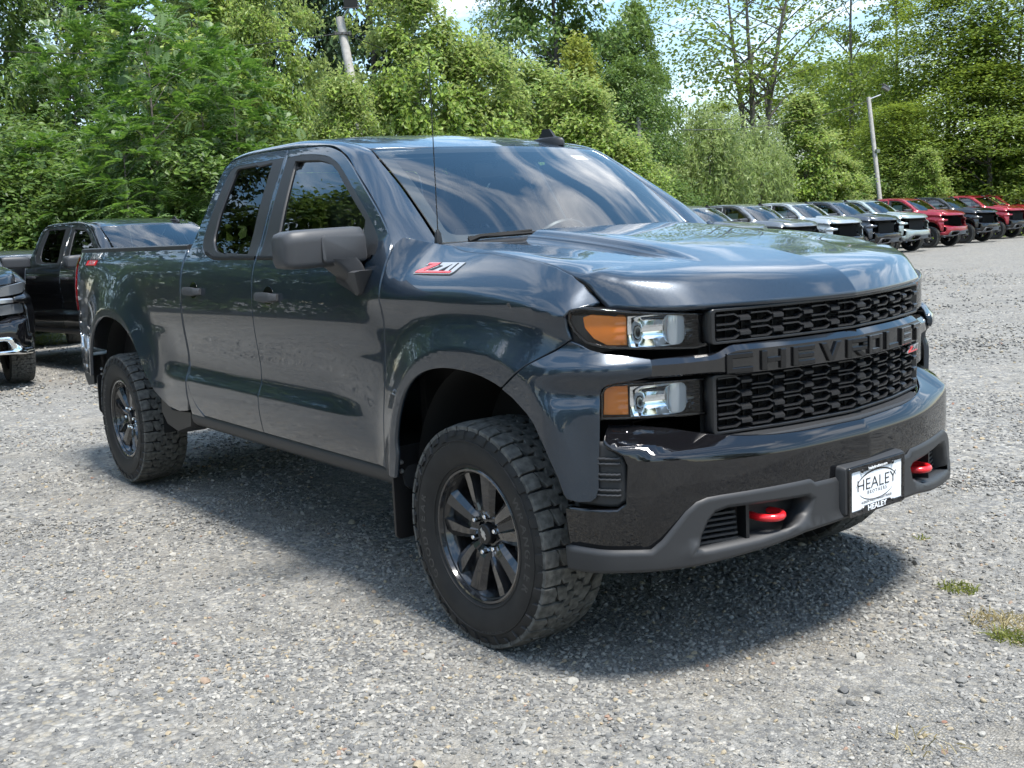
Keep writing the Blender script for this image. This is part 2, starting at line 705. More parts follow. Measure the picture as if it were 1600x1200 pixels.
BUMP = Plan([(.930, 0), (.902, .30), (.802, .68), (.733, .82), (.682, .875), (.602, .935), (.45, .972), (.38, .982)])
LAMP = Plan([(.800, 0), (.780, .30), (.735, .50), (.715, .60), (.685, .70), (.64, .80), (.585, .88), (.52, .935), (.45, .965)])
CHK = Plan([(.735, .60), (.712, .70), (.684, .775), (.645, .855), (.603, .915), (.545, .957), (.45, .985), (.32, .999), (.18, 1.006)])
BARP = Plan([(.890, 0), (.850, .30), (.788, .53), (.758, .60), (.716, .70), (.668, .775)])
GRL = Plan([(.868, 0), (.832, .28), (.790, .46), (.757, .58), (.75, .60)])
HLIP = pchip([0, .15, .35, .55, .62, .75, .83, .87, .9], [.885, .868, .826, .762, .734, .645, .548, .475, .42])

truck = empty('pickup_truck')
tag(truck, 'dark grey lifted pickup truck with black grille and off-road tyres in the foreground', 'pickup truck')


def both(fnc, role=None, **kw):
    """build a right-hand part and its left-hand twin"""
    a = fnc(False)
    b = fnc(True)
    if role:
        BASIC.append((a, role)); BASIC.append((b, role))
    return a, b


M['headliner'] = mat('grey headliner', (.12, .12, .12), .9)
# ---- doors, fenders, bed sides
FARCH = [(-.438, .642), (-.44, .699), (-.41, .797), (-.357, .886), (-.283, .947), (-.19, .983), (-.08, 1.0), (.038, .999), (.13, .989), (.20, .973), (.24, .960)]
RARCH = [(-2.945, .56), (-3.02, .60), (-3.105, .665), (-3.185, .765), (-3.25, .863), (-3.342, .949), (-3.503, 1.017), (-3.684, 1.045), (-3.851, 1.035), (-3.988, .985), (-4.09, .90), (-4.16, .78), (-4.195, .64)]
gap_pts = [(x, float(GAPZ(x))) for x in (.535, .515, .48, .43, .36, .28, .18, .05, -.1, -.25, -.40, -.45, -.49, -.525)]
FENDER = ([(-.462, .545)] + curve(FARCH, 4) + [(.36, 1.04), (.46, 1.092), (.508, 1.122), (.497, 1.155), (.4955, 1.19), (.505, 1.214), (.52, 1.219)] + gap_pts + [(-.541, 1.43), (-.541, 1.40), (-.541, .95), (-.548, .70), (-.562, .548)])
FDOOR = ([(-1.702, .562), (-1.708, 1.0), (-1.716, 1.38), (-1.764, 1.855), (-1.772, 1.887)] +
         curve([(-1.60, 1.883), (-1.40, 1.871), (-1.29, 1.852), (-1.194, 1.823), (-1.089, 1.772), (-.936, 1.684), (-.762, 1.582), (-.64, 1.50), (-.572, 1.445), (-.552, 1.40)], 3) +
         [(-.549, .95), (-.556, .70), (-.570, .560)])
FHOLE = curve([(-1.692, 1.388), (-1.743, 1.846)], 3)[:-1] + curve([(-1.742, 1.848), (-1.558, 1.848), (-1.366, 1.829), (-1.257, 1.802), (-1.154, 1.758), (-.983, 1.660), (-.803, 1.552), (-.675, 1.462), (-.644, 1.415), (-.66, 1.388), (-.75, 1.378)], 4)
FGLASS = [(-1.552, 1.408), (-1.645, 1.825)] + curve([(-1.40, 1.810), (-1.28, 1.786), (-1.19, 1.750), (-1.05, 1.668), (-.872, 1.566), (-.812, 1.530)], 3) + [(-.766, 1.405)]
RDOOR = ([(-1.709, .562), (-1.715, 1.0), (-1.723, 1.38), (-1.771, 1.855), (-1.779, 1.888)] +
         curve([(-1.95, 1.894), (-2.15, 1.895), (-2.36, 1.886), (-2.455, 1.860), (-2.497, 1.80), (-2.525, 1.62), (-2.575, 1.46), (-2.595, 1.40)], 3) +
         curve([(-2.597, 1.10), (-2.594, .80), (-2.575, .70), (-2.51, .615), (-2.42, .563)], 3))
RHOLE = ([(-1.734, 1.390), (-1.780, 1.850)] + curve([(-2.30, 1.850), (-2.375, 1.838), (-2.405, 1.79), (-2.425, 1.70), (-2.440, 1.58), (-2.445, 1.49), (-2.41, 1.435), (-2.32, 1.402), (-2.16, 1.391)], 3))
RGLASS = [(-1.835, 1.404), (-1.897, 1.836)] + round_poly([(-2.05, 1.837), (-2.315, 1.836), (-2.335, 1.60), (-2.318, 1.475), (-2.24, 1.425), (-2.08, 1.404)], .03)[2:-2]
BED = ([(-2.622, 1.438), (-2.622, .62), (-2.66, .565), (-2.80, .548)] + curve(RARCH, 4) +
       [(-4.50, .63), (-4.80, .66), (-4.85, .72), (-4.865, 1.0), (-4.84, 1.30), (-4.80, 1.40), (-4.74, 1.438)])

P = M['paint']
both(lambda m: sheet('front_fender', FENDER, fs, P, truck, res=.012, mirror=m), 'paint')
fd = both(lambda m: sheet('front_door', FDOOR, fs, P, truck, holes=[FHOLE], res=.02, mirror=m), 'paint')
rd = both(lambda m: sheet('rear_door', RDOOR, fs, P, truck, holes=[RHOLE], res=.02, mirror=m), 'paint')
both(lambda m: sheet('bed_side', BED, fs, P, truck, res=.018, mirror=m), 'paint')
# black window surrounds and panes
for q, (dr, hole, gl, gm, pane) in enumerate(((fd, FHOLE, FGLASS, M['sideglass'], 'front'), (rd, RHOLE, RGLASS, M['privacy'], 'rear'))):
    for m in (False, True):
        a = sheet('window_trim', hole, fso(-.001), M['trim'], dr[m], holes=[gl], res=.04, th=.03, mirror=m)
        b = sheet('window_pane', gl, fso(-.012), gm, dr[m], res=.05, mirror=m, rim=False)
        BASIC.append((a, 'trim')); BASIC.append((b, 'glass'))
# thin rubber strip along the belt line
for m in (False, True):
    for dr, x0, x1 in ((fd, -.66, -1.700), (rd, -1.727, -2.35)):
        n = 14
        mb = MB()
        rr = []
        for i in range(n + 1):
            x = x0 + (x1 - x0) * i / n
            z = 1.383 + .004 * sstep(-.9, -2.3, x) + (.028 * sstep(-2.2, -2.36, x))
            w = float(side_w(x, z))
            rr.append([(x, -w - .004, z - .009), (x, -w - .007, z), (x, -w - .002, z + .010), (x, -w + .01, z + .010), (x, -w + .01, z - .009)])
        mb.rings(rr)
        s = mb.obj('belt_strip', M['trim'], dr[0], 40)
        if m:
            s2 = mirrored(s)
            s2.parent = dr[1]
    # (both sides made in the mirrored pass)
# inner door cards so that the cab is closed below the windows
both(lambda m: sheet('door_card', [(-.60, .60), (-2.55, .60), (-2.55, 1.385), (-.66, 1.385)], fso(-.06), M['dash'], truck, res=.2, rim=False, mirror=m))
# rocker panels
def rocker(m):
    rr = []
    for i in range(24):
        x = -.475 + (-2.62 + .475) * i / 23
        rr.append([(x, -.93, .60), (x, -.972, .552), (x, -.974, .540), (x, -.966, .505), (x, -.945, .485), (x, -.86, .480), (x, -.86, .60)])
    o = MB().rings(rr).obj('rocker_panel', M['satin'], truck, 50)
    return o
a = rocker(0); b = mirrored(a); BASIC += [(a, 'dark'), (b, 'dark')]
# cab corner behind the rear door's cut-away foot
both(lambda m: sheet('cab_corner', [(-2.43, .545), (-2.612, .545), (-2.612, .84), (-2.600, .78), (-2.585, .70), (-2.52, .61)], fso(-.002), P, truck, res=.04, mirror=m), 'paint')

# ---- pillars, roof, screens
ROOFZ = pchip([-2.62, -2.5, -2.3, -1.9, -1.5, -1.25, -1.1, -.98], [1.885, 1.925, 1.945, 1.956, 1.938, 1.900, 1.868, 1.838])
ROOFD = pchip([0, .3, .5, .64, .72], [0, .006, .015, .029, .045])
def roofz(x, y): return ROOFZ(x) - ROOFD(np.abs(y))
OC = [(-.52, 1.385), (-.55, 1.418), (-.66, 1.520), (-.83, 1.630), (-1.02, 1.736), (-1.18, 1.823), (-1.36, 1.873), (-1.78, 1.896), (-2.2, 1.902), (-2.40, 1.890), (-2.50, 1.845)]
IC = [(-.44, .735, 1.385), (-.50, .725, 1.425), (-.645, .708, 1.540), (-.82, .690, 1.672), (-.972, .674, 1.768), (-1.09, .655, 1.832), (-1.30, .640, None), (-1.78, .632, None), (-2.2, .632, None), (-2.42, .628, None), (-2.56, .60, 1.882)]
OC3 = np.array([(x, float(side_w(x, z)) - .001, z) for x, z in OC])
IC3 = np.array([(x, y, float(roofz(x, y)) if z is None else z) for x, y, z in IC])
kk = np.arange(len(OC))
fO = [pchip(kk, OC3[:, i]) for i in range(3)]
fI = [pchip(kk, IC3[:, i]) for i in range(3)]
def pillar(s, t):
    o = np.stack([f(s) for f in fO], -1); i = np.stack([f(s) for f in fI], -1)
    t = np.asarray(t)[..., None]
    p = o + (i - o) * t
    b = 4 * t * (1 - t)
    p = p + b * np.array((.002, .005, .009))
    return p * (1, -1, 1)
both(lambda m: sheet('cab_pillar', [(0, 0.03), (10, .03), (10, .985), (0, .985)], pillar, P, truck, res=.12, out=(0.2, -1, 1), edge=.01, th=.03, mirror=m), 'paint')
def roof(u, v): return np.stack([v, u, roofz(v, u)], -1)
hd = pchip([0, .4, .655], [-.985, -1.01, -1.098])
rp = [(y, float(hd(abs(y)))) for y in np.linspace(-.650, .650, 15)]
ro = sheet('roof', rp + [(.634, -1.3), (.627, -1.78), (.627, -2.2), (.622, -2.42), (.595, -2.555), (-.595, -2.555), (-.622, -2.42), (-.627, -2.2), (-.627, -1.78), (-.634, -1.3)], roof, P, truck, res=.05, out=(0, 0, 1))
BASIC.append((ro, 'paint'))
wsE = [pchip([0, .27, .56, .80, 1], IC3[1:6, i]) for i in range(3)]
wsC = [pchip([0, .5, 1], c) for c in ((-.33, -.63, -.980), (0, 0, 0), (1.43, 1.650, 1.843))]
def ws(u, v, off=0.0):
    k = 1 - u * u
    x = wsE[0](v) + (wsC[0](v) - wsE[0](v)) * k
    z = wsE[2](v) + (wsC[2](v) - wsE[2](v)) * k
    return np.stack([x, wsE[1](v) * u, z + off], -1)
wsheet = sheet('windshield', [(-.985, 0), (.985, 0), (.985, .985), (-.985, .985)], ws, M['wsglass'], truck, res=.06, out=(1, 0, 1), rim=False)
BASIC.append((wsheet, 'glass'))
fr_in = round_poly([(-.925, .07), (.925, .07), (.90, .925), (-.90, .925)], .07)
sheet('black_border', [(-.985, 0), (.985, 0), (.985, .985), (-.985, .985)], lambda u, v: ws(u, v, -.006), M['black'], wsheet, holes=[fr_in], res=.06, out=(1, 0, 1), rim=False)
def back(u, v):
    t = np.clip((np.abs(u) - .50) / .35, 0, 1)
    lean = pchip([.5, 1.40, 1.60, 1.80, 1.90], [-2.615, -2.612, -2.585, -2.56, -2.545])(v)
    return np.stack([lean + .10 * t ** 2.2, u, v], -1)
bw = lambda z: float(side_w(-2.5, z)) - .01
cb = sheet('cab_back', [(-bw(.6), .6), (bw(.6), .6), (bw(1.40), 1.40), (bw(1.6), 1.6), (bw(1.8), 1.8), (.60, 1.90), (-.60, 1.90), (-bw(1.8), 1.8), (-bw(1.6), 1.6), (-bw(1.40), 1.40)], back, P, truck,
           holes=[round_poly([(-.62, 1.47), (.62, 1.47), (.55, 1.83), (-.55, 1.83)], .06)], res=.06, out=(-1, 0, 0))
BASIC.append((cb, 'paint'))
rw = sheet('rear_window', round_poly([(-.615, 1.475), (.615, 1.475), (.545, 1.825), (-.545, 1.825)], .06), lambda u, v: back(u, v) + (.01, 0, 0), M['privacy'], truck, res=.08, out=(-1, 0, 0), rim=False)
BASIC.append((rw, 'glass'))
sheet('headliner', [(-.70, -1.02), (.70, -1.02), (.70, -2.58), (-.70, -2.58)], lambda u, v: np.stack([v, u, roofz(v, u) - .05], -1), M['headliner'], truck, res=.1, rim=False, out=(0, 0, 1))
# cowl, wipers
def cowl(u, v): 
    x = -.25 - .28 * (u / .74) ** 2 - v
    return np.stack([x, u, 1.436 - .012 * (np.abs(u) / .74) ** 2 - .10 * np.abs(v - .02)], -1)
cw = sheet('cowl_panel', [(-.78, -.04), (.78, -.04), (.78, .13), (-.78, .13)], cowl, M['black'], truck, res=.05, out=(0, 0, 1))
BASIC.append((cw, 'dark'))
for y0, y1 in ((-.60, -.06), (.10, .64)):
    mb = MB()
    def wp(y, v, o): 
        u = y / .70
        return tuple(ws(np.array([u]), np.array([v]))[0] + np.array((.012, 0, o)))
    mb.tube([wp(y0 + (y1 - y0) * t, .004 + .02 * t, .010) for t in np.linspace(0, 1, 8)], .008, 6)
    mb.tube([wp(y0, .0, .0), wp(y0 + .04, .005, .012), wp(y0 + .25, .018, .018)], [.014, .011, .006], 6)
    mb.obj('wiper', M['void'], truck)
# antennas
mb = MB()
mb.tube([(-.43, -.775, 1.425), (-.43, -.775, 1.462), (-.43, -.775, 1.475)], [.016, .012, .006], 10)
mb.tube([(-.43, -.775, 1.47), (-.425, -.775, 1.80), (-.42, -.775, 2.13)], [.0024, .0021, .0017], 6)
mb.obj('mast_antenna', M['black'], truck)
def fin():
    mb = MB()
    rr = []
    x0, yc = -1.14, .43
    for t, hw, h in ((0, .012, .004), (.12, .034, .022), (.35, .038, .034), (.55, .038, .038), (.56, .012, .040), (.75, .011, .066), (1.0, .010, .094)):
        pass
    base = [(-.10, .034), (-.02, .040), (.06, .034), (.105, .018), (.118, 0)]
    loop = [(x, y) for x, y in base] + [(x, -y) for x, y in base[-2::-1]]
    for k, z in ((1.0, -.012), (.97, .012), (.85, .026), (.5, .034)):
        rr.append([(x0 - .04 + x * k, yc + y * k, float(roofz(x0, yc)) + z) for x, y in loop])
    mb.rings(rr)
    o = [(-.115, .01), (.035, .012), (-.025, .074), (-.075, .076)]
    z0 = float(roofz(x0, yc))
    mb.prism(o, lambda q: (x0 + q[0] - .0, yc - .011 + (q[1] > .05) * .006, z0 + q[1]), lambda q: (x0 + q[0], yc + .011 - (q[1] > .05) * .006, z0 + q[1]))
    return mb.obj('roof_antenna', M['black'], truck, 40)
BASIC.append((fin(), 'dark'))

# ---- hood
HC = pchip([-.5, -.3, -.1, .2, .5, .7, .85, .90], [1.462, 1.456, 1.440, 1.405, 1.356, 1.316, 1.268, 1.245])
HD = pchip([0, .30, .385, .405, .435, .50, .58, .68, .78, .86, .92], [-.004, -.004, -.001, .004, .022, .027, .029, .031, .036, .048, .06])
def hood(u, v):
    y = np.abs(u)
    k = sstep(.62, .30, v)
    flat = pchip([0, .4, .7, .86, .92], [0, .010, .030, .048, .06])(y)
    # sunk wedge beside the bulge, running to a point towards the front
    yo = .735 - .29 * np.clip((v + .34) / .84, 0, 1)
    wedge = .015 * sstep(.438, .452, y) * sstep(yo, yo - .018, y) * sstep(-.36, -.30, v)
    c = HC(v) - (HD(y) * k + flat * (1 - k)) - wedge * sstep(.50, .30, v)
    d = HLIP(y) - v
    sl = 1.45 + .35 * sstep(.55, .8, y)
    f = 1.206 + sl * d
    r = .034 + .012 * sstep(.55, .8, y)
    z = .5 * (c + f) - .5 * np.sqrt((c - f) ** 2 + r * r)
    return np.stack([v, u, z + edge_fix(v) * sstep(.62, .84, y) ** 1.5], -1)
def edge_raw(x):
    global edge_fix
    edge_fix = lambda v: 0 * v
    x = np.asarray(x, float)
    return hood(GAPY(x) - .006, x)[:, 2]
xe = np.linspace(-.45, .57, 60)
dz_ = GAPZ(xe) - edge_raw(xe) - .001
_ef = pchip(xe, np.clip(dz_, -.06, .06) * (1 - sstep(.52, .57, xe) * .3))
edge_fix = lambda v: _ef(v)
hg = [(float(GAPY(x)) - .006, x) for x in (-.385, -.25, -.1, .05, .18, .28, .36, .43, .48, .515, .535)]
lip = [(y, float(HLIP(abs(y)))) for y in np.concatenate([np.linspace(.822, .56, 10), np.linspace(.54, -.54, 27), np.linspace(-.56, -.822, 10)])]
HOOD = hg + lip + [(-y, x) for y, x in hg[::-1]] + [(y, -.27 - .10 * (y / .79) ** 2) for y in np.linspace(-.77, .77, 15)]
ho = sheet('hood', HOOD, hood, P, truck, res=.010, th=.024, out=(0.2, 0, 1), edge=.005)
BASIC.append((ho, 'paint'))

# ---- front corners (body colour) between and below the lamps
ZS = 1.0
def chk_off(s, z):
    x, y = CHK.fx(np.abs(s)), CHK.fy(np.abs(s))
    nose = .013 * np.exp(-((z - 1.022) / .036) ** 2) * sstep(.32, .52, x)
    nose = nose + .010 * sstep(1.0, .9, z) * sstep(.35, .5, x) * 0
    tuck = -.030 * sstep(1.035, 1.10, z) * sstep(.30, .50, x)
    conc = -.016 * np.exp(-((z - .955) / .035) ** 2) * sstep(.40, .55, x)
    a = arch_s(x, z, .035, .45, .475, .55, 2.5, 1.12, 1.46)
    fl = np.maximum(1.022 - y, 0) * a * (1 - sstep(.44, .58, x))
    return nose + tuck + conc + fl
def cx(x, z): return (CHK.sx(x), z)
CHEEK = (CHK.conv([(.775, 1.054), (.776, 1.001), (.806, .995), (.872, .986), (.900, .980), (.912, .967), (.916, .948), (.921, .79), (.926, .66), (.932, .630), (.942, .618)]) +
         [cx(.54, .618), cx(.51, .628), cx(.502, .645), cx(.487, .70), cx(.448, .784), cx(.40, .858), cx(.37, .886), cx(.305, .928), cx(.246, .955)] +
         [cx(.365, 1.036), cx(.462, 1.086), cx(.512, 1.116)] + CHK.conv([(.955, 1.104), (.935, 1.090), (.90, 1.078), (.84, 1.068)]))
both(lambda m: sheet('front_corner', CHEEK, CHK.fn(0, chk_off), P, truck, res=.012, out=(1, -1, 0), mirror=m), 'paint')

# ---- lamps
UP = [(.944, 1.216), (.947, 1.18), (.939, 1.143), (.916, 1.107), (.88, 1.092), (.783, 1.080), (.60, 1.067), (.560, 1.070), (.551, 1.085), (.551, 1.168), (.56, 1.176), (.70, 1.189), (.779, 1.197), (.89, 1.214), (.924, 1.219)]
LO = [(.889, .950), (.878, .972), (.854, .979), (.70, .975), (.552, .971), (.552, .853), (.72, .862), (.891, .868)]
def lamp(m, nm, outl, z0, z1, y_am, amtop):
    zmid = (z0 + z1) / 2 + .02
    root = sheet(nm, LAMP.conv(outl), LAMP.fn(-.004), M['lens'], truck, res=.03, th=.03, out=(1, -1, 0), edge=.004, mirror=m)
    bez = inset(np.array(LAMP.conv(outl))[::(1 if area2(np.array(LAMP.conv(outl))) > 0 else -1)], .007)
    sheet('lamp_bezel', LAMP.conv(outl), LAMP.fn(-.012), M['gloss'], root, holes=[[tuple(p) for p in bez]], res=.03, th=.02, out=(1, -1, 0), mirror=m)
    ya, yb = .54, .955 if nm == 'upper_headlamp' else .90
    sheet('lamp_housing', LAMP.conv([(ya, z0 - .015), (yb, z0 - .01), (yb, z1 + .01), (ya, z1)]), LAMP.fn(0, lambda s, z: -.105 + .085 * sstep(.80, .95, LAMP.fy(np.abs(s)))), M['black'], root, res=.05, rim=False, out=(1, -1, 0), mirror=m)
    # amber side marker block with moulded ribs
    am = sheet('amber_reflector', LAMP.conv(y_am), LAMP.fn(0, lambda s, z: -.030 + .0022 * np.abs(((z - z0) / .0125) % 1 - .5) * sstep(.86, .84, LAMP.fy(np.abs(s)))), M['amber'], root, res=.008, th=.03, out=(1, -1, 0), mirror=m)
    # black cover closing the lamp from above
    tz = sorted([(y, z) for y, z in outl if z > zmid], key=lambda q: q[0])
    ty = pchip([q[0] + 1e-4 * i for i, q in enumerate(tz)], [q[1] for q in tz])
    sheet('lamp_cover', [(LAMP.sy(tz[0][0]), -.010), (LAMP.sy(tz[-1][0]), -.010), (LAMP.sy(tz[-1][0]), -.14), (LAMP.sy(tz[0][0]), -.14)], lambda s, o: np.stack([*LAMP.at(s, o), ty(LAMP.fy(np.abs(s))) + .0005 + 0 * o], -1), M['black'], root, res=.04, rim=False, out=(0, 0, 1), mirror=m)
    # chrome bowl
    zc, hz = (z0 + z1) / 2, (z1 - z0) / 2 * 1.0
    y0, y1 = (.812, .60)
    def bowl(s, z):
        y = LAMP.fy(np.abs(s))
        t = (y - y1) / (y0 - y1)
        return -.014 - .020 * np.clip(1 - ((z - zc) / hz) ** 2, 0, 1) * (.35 + .65 * sstep(1.0, .75, t)) - .012 * (1 - t)
    sheet('chrome_reflector', LAMP.conv([(y0, zc - hz), (y0, zc + hz), (y1 - .005, zc + hz), (y1 - .02, zc), (y1 - .005, zc - hz)]), LAMP.fn(0, bowl), M['chrome'], root, res=.009, rim=False, out=(1, -1, 0), mirror=m)
    # fluted clear cylinder at the inner end of the bowl
    mb = MB()
    rr = []
    yc = .640
    xc = float(LAMP.at(LAMP.sy(yc))[0])
    for k in range(22):
        z = zc - hz * .98 + 2 * hz * .98 * k / 21
        wv = .001 * (k % 2)
        bul = .040 * math.sqrt(max(.15, 1 - ((z - zc) / hz) ** 2 * .22))
        rr.append([(xc - .045 + (bul + wv) * math.cos(a) * .55, -(yc + (bul + wv) * math.sin(a)), z) for a in np.linspace(-1.9, 1.9, 14)])
    mb.rings(rr, closed=False, caps=False)
    o = mb.obj('fluted_lens', M['fluted'], root, 60)
    # dark stepped fins beside it
    fb = MB()
    for k in range(5):
        z = zc - hz * .7 + 1.4 * hz * k / 4
        fb.box((xc - .045, -.578, z), (.05, .045, .006))
    o2 = fb.obj('lamp_fins', M['grille'], root, 30)
    if m:
        for o_ in (o, o2):
            mm = mirrored(o_); bpy.data.objects.remove(o_)
    return root
M['fluted'] = mat('fluted clear lens', (.80, .84, .86), .12, .25, .6, .05)
UAM = [(.812, 1.094), (.812, 1.182), (.86, 1.188), (.905, 1.194), (.928, 1.186), (.922, 1.158), (.900, 1.120), (.868, 1.098)]
LAM = [(.815, .876), (.815, .968), (.865, .969), (.880, .955), (.884, .880)]
both(lambda m: lamp(m, 'upper_headlamp', UP, 1.085, 1.185, UAM, 1.2), 'lamp')
both(lambda m: lamp(m, 'lower_headlamp', LO, .868, .966, LAM, .97), 'lamp')

# ---- grille
GR = empty('grille', (0, 0, 0), parent=truck)
def front_pt(pl, y, off=0.0):
    s = pl.sy(abs(y)) * (-1 if y > 0 else 1)
    x, yy = pl.at(np.array([s]), off)
    x2, y2 = pl.at(np.array([s + 1e-3]), off)
    # direction of growing y
    tv = Vector((float(x - x2) * (1), float(yy - y2), 0)).normalized()
    return Vector((float(x), float(yy), 0)), tv
def frame_at(pl, y, z, off=0.0):
    p, t = front_pt(pl, y, off)
    up = Vector((0, 0, 1))
    n = t.cross(up).normalized()          # outwards (forward)
    if n.x < 0: n = -n
    Mx = Matrix((t, up, n)).transposed().to_4x4()
    Mx.translation = p + Vector((0, 0, z))
    return Mx                             # local x = towards truck left, y = up, z = forward
def grille_cell_mesh(w=.1244, h=.044):
    mb = MB()
    a = h * .42
    arm = [(-.5 * w, a * .62), (-.5 * w, a), (.06 * w, a), (.22 * w, a * .36), (.22 * w, a * .06), (.17 * w, a * .10), (.03 * w, a * .66)]
    f0 = lambda q: (q[0], q[1], -.030)
    f1 = lambda q: (q[0], q[1], 0.0)
    mb.prism(arm, f0, f1, cham=.0012)
    mb.prism([(x, -y) for x, y in arm], f0, f1, cham=.0012)
    blk = [(.20 * w, -.17 * h), (.20 * w, .17 * h), (.5 * w, .17 * h), (.5 * w, -.17 * h)]
    rr = []
    for x in (.18 * w, .5 * w):
        rr.append([(x, -.22 * h, -.03), (x, -.25 * h, -.008), (x, -.12 * h, .007), (x, .08 * h, .007), (x, .27 * h, -.008), (x, .24 * h, -.03)])
    mb.rings(rr)
    return mb
cell = grille_cell_mesh().obj('grille_cell', M['grille'], GR, 25)
ncol = 9
first = True
ymax = .560
rows = (1.108, 1.154, .826, .869, .912, .955)
for z in rows:
    for c in range(ncol):
        y = -ymax + (c + .5) * 2 * ymax / ncol
        o = cell if first else cell.copy()
        if not first:
            COL.objects.link(o)
        first = False
        o.matrix_local = frame_at(GRL, y, z + (.0 if z > 1 else 0), -.006)
def backing(u, v): 
    x, y = GRL.at(u, -.075)
    return np.stack([x, y, v], -1)
S_ = GRL.sy(.585)
gb = sheet('grille_backing', [(-S_, .775), (S_, .775), (S_, 1.195), (-S_, 1.195)], backing, M['void'], GR, res=.08, rim=False, out=(1, 0, 0))
# fine verticals behind the cells
mb = MB()
for k in range(19):
    y = -.55 + 1.10 * k / 18
    Mx = frame_at(GRL, y, .99, -.066)
    mb.box((0, 0, 0), (.003, .40, .008), M=Mx)
mb.obj('grille_ribs', M['black'], GR, 30)
for nm, z0, z1 in (('upper_grille_frame', 1.079, 1.189), ('lower_grille_frame', .792, .982)):
    s1 = GRL.sy(.575)
    fr = sheet(nm, round_poly([(-s1, z0), (s1, z0), (s1, z1), (-s1, z1)], .012), GRL.fn(-.004), M['grille'], GR, holes=[round_poly([(-s1 + .012, z0 + .008), (s1 - .012, z0 + .008), (s1 - .012, z1 - .008), (-s1 + .012, z1 - .008)], .01)], res=.05, th=.06, out=(1, 0, 0))
    BASIC.append((fr, 'grille'))
# lower shelf under the grille
def shelf(u, v):
    x, y = BUMP.at(u, -.12 + v)
    return np.stack([x, y, .790 - .10 * v], -1)
sh = sheet('grille_shelf', [(-.56, 0), (.56, 0), (.52, .075), (-.52, .075)], shelf, M['satin'], truck, res=.05, out=(0, 0, 1))
# cross bar with the name
rr = []
zt = pchip([0, .495, .515, .565, .585, .80], [1.074, 1.074, 1.072, 1.053, 1.051, 1.048])
zb = pchip([0, .50, .57, .80], [.976, .978, .990, .992])
for y in np.concatenate([np.linspace(-.775, -.58, 6), np.linspace(-.565, -.495, 6), np.linspace(-.45, .45, 19), np.linspace(.495, .565, 6), np.linspace(.58, .775, 6)]):
    p, t = front_pt(BARP, y)
    n = t.cross(Vector((0, 0, 1)))
    if n.x < 0: n = -n
    a, b = float(zt(abs(y))), float(zb(abs(y)))
    rr.append([tuple(p + n * o + Vector((0, 0, z))) for o, z in ((-.06, a), (-.020, a), (-.0, a - .017), (0, b + .006), (-.010, b), (-.06, b))])
bar = MB().rings(rr).obj('grille_bar', M['barblack'], truck, 20)
BASIC.append((bar, 'bar'))
def stroke_letter(ch, w, h, t):
    """block letter as a list of outlines, centred"""
    x0, x1, y0, y1 = -w / 2, w / 2, -h / 2, h / 2
    box = lambda a, b, c, d: [(a, c), (b, c), (b, d), (a, d)]
    L = box(x0, x0 + t, y0, y1)
    if ch == 'C': return [[(x0, y0), (x1, y0), (x1, y0 + t * .8), (x0 + t, y0 + t * .8), (x0 + t, y1 - t * .8), (x1, y1 - t * .8), (x1, y1), (x0, y1)]]
    if ch == 'H': return [L, box(x1 - t, x1, y0, y1), box(x0 + t, x1 - t, -t * .4, t * .4)]
    if ch == 'E': return [L, box(x0 + t, x1, y1 - t * .75, y1), box(x0 + t, x1 - t * .2, -t * .36, t * .36), box(x0 + t, x1, y0, y0 + t * .75)]
    if ch == 'V': return [[(x0, y1), (-t * .55, y0), (t * .55, y0), (x1, y1), (x1 - t * 1.15, y1), (0, y0 + t * .9), (x0 + t * 1.15, y1)]]
    if ch == 'R': return [L, box(x0 + t, x1, y1 - t * .75, y1), box(x1 - t * .9, x1, t * .2, y1 - t * .75), box(x0 + t, x1, -t * .5, t * .2), [(x0 + w * .42, -t * .5), (x0 + w * .42 + t * 1.2, -t * .5), (x1, y0), (x1 - t * 1.3, y0)]]
    if ch == 'O': return [L, box(x1 - t, x1, y0, y1), box(x0 + t, x1 - t, y0, y0 + t * .75), box(x0 + t, x1 - t, y1 - t * .75, y1)]
    if ch == 'L': return [L, box(x0 + t, x1, y0, y0 + t * .8)]
    if ch == 'T': return [box(-t / 2, t / 2, y0, y1 - t * .75), box(x0, x1, y1 - t * .75, y1)]
M['letter'] = mat('letter gloss black', (.007, .0072, .008), .10, 0, 0)
for i, ch in enumerate('CHEVROLET'):
    y = -.50 + i * .122
    Mx = frame_at(BARP, y, 1.018, 0)
    mb = MB()
    for ol in stroke_letter(ch, .094, .062, .021):
        mb.prism(ol, lambda q: (q[0], q[1], -.004), lambda q: (q[0], q[1], .009), M=Mx, cham=.0022)
    mb.obj('raised_letter', M['letter'], bar, 20)

# ---- bumper
zbev = pchip([0, .30, .70, .79, .865, .95, 1.0], [.746, .745, .752, .763, .777, .800, .81])
ztop = pchip([0, .30, .60, .70, .80, .90, .95, 1.0], [.776, .778, .800, .820, .838, .850, .856, .83])
def bump_off(s, z):
    y = BUMP.fy(np.abs(s))
    zb_ = zbev(y)
    k = z - zb_
    up = -(np.sqrt(k * k + .00004) + k) * .5 * (1.15 + .45 * sstep(.45, .75, y))
    low = -.10 * np.clip(.58 - z, 0, 1) * 0
    return up + low - .02 * np.clip((.66 - z) / .2, 0, 1) ** 2
B_bot = [(.968, .455), (.955, .452), (.84, .455), (.80, .49), (.74, .565), (.69, .60), (.62, .606), (.30, .606), (.27, .595), (0, .592)]
VENT = [(.945, .604), (.905, .608), (.895, .64), (.890, .73), (.896, .757), (.932, .80), (.945, .80), (.972, .79), (.972, .604)]
B_top = [(y, float(ztop(y))) for y in (0, .1, .2, .3, .4, .5, .6, .66, .7, .75, .8, .85, .9, .935)] 
right = [(BUMP.sy(y), z) for y, z in B_bot]
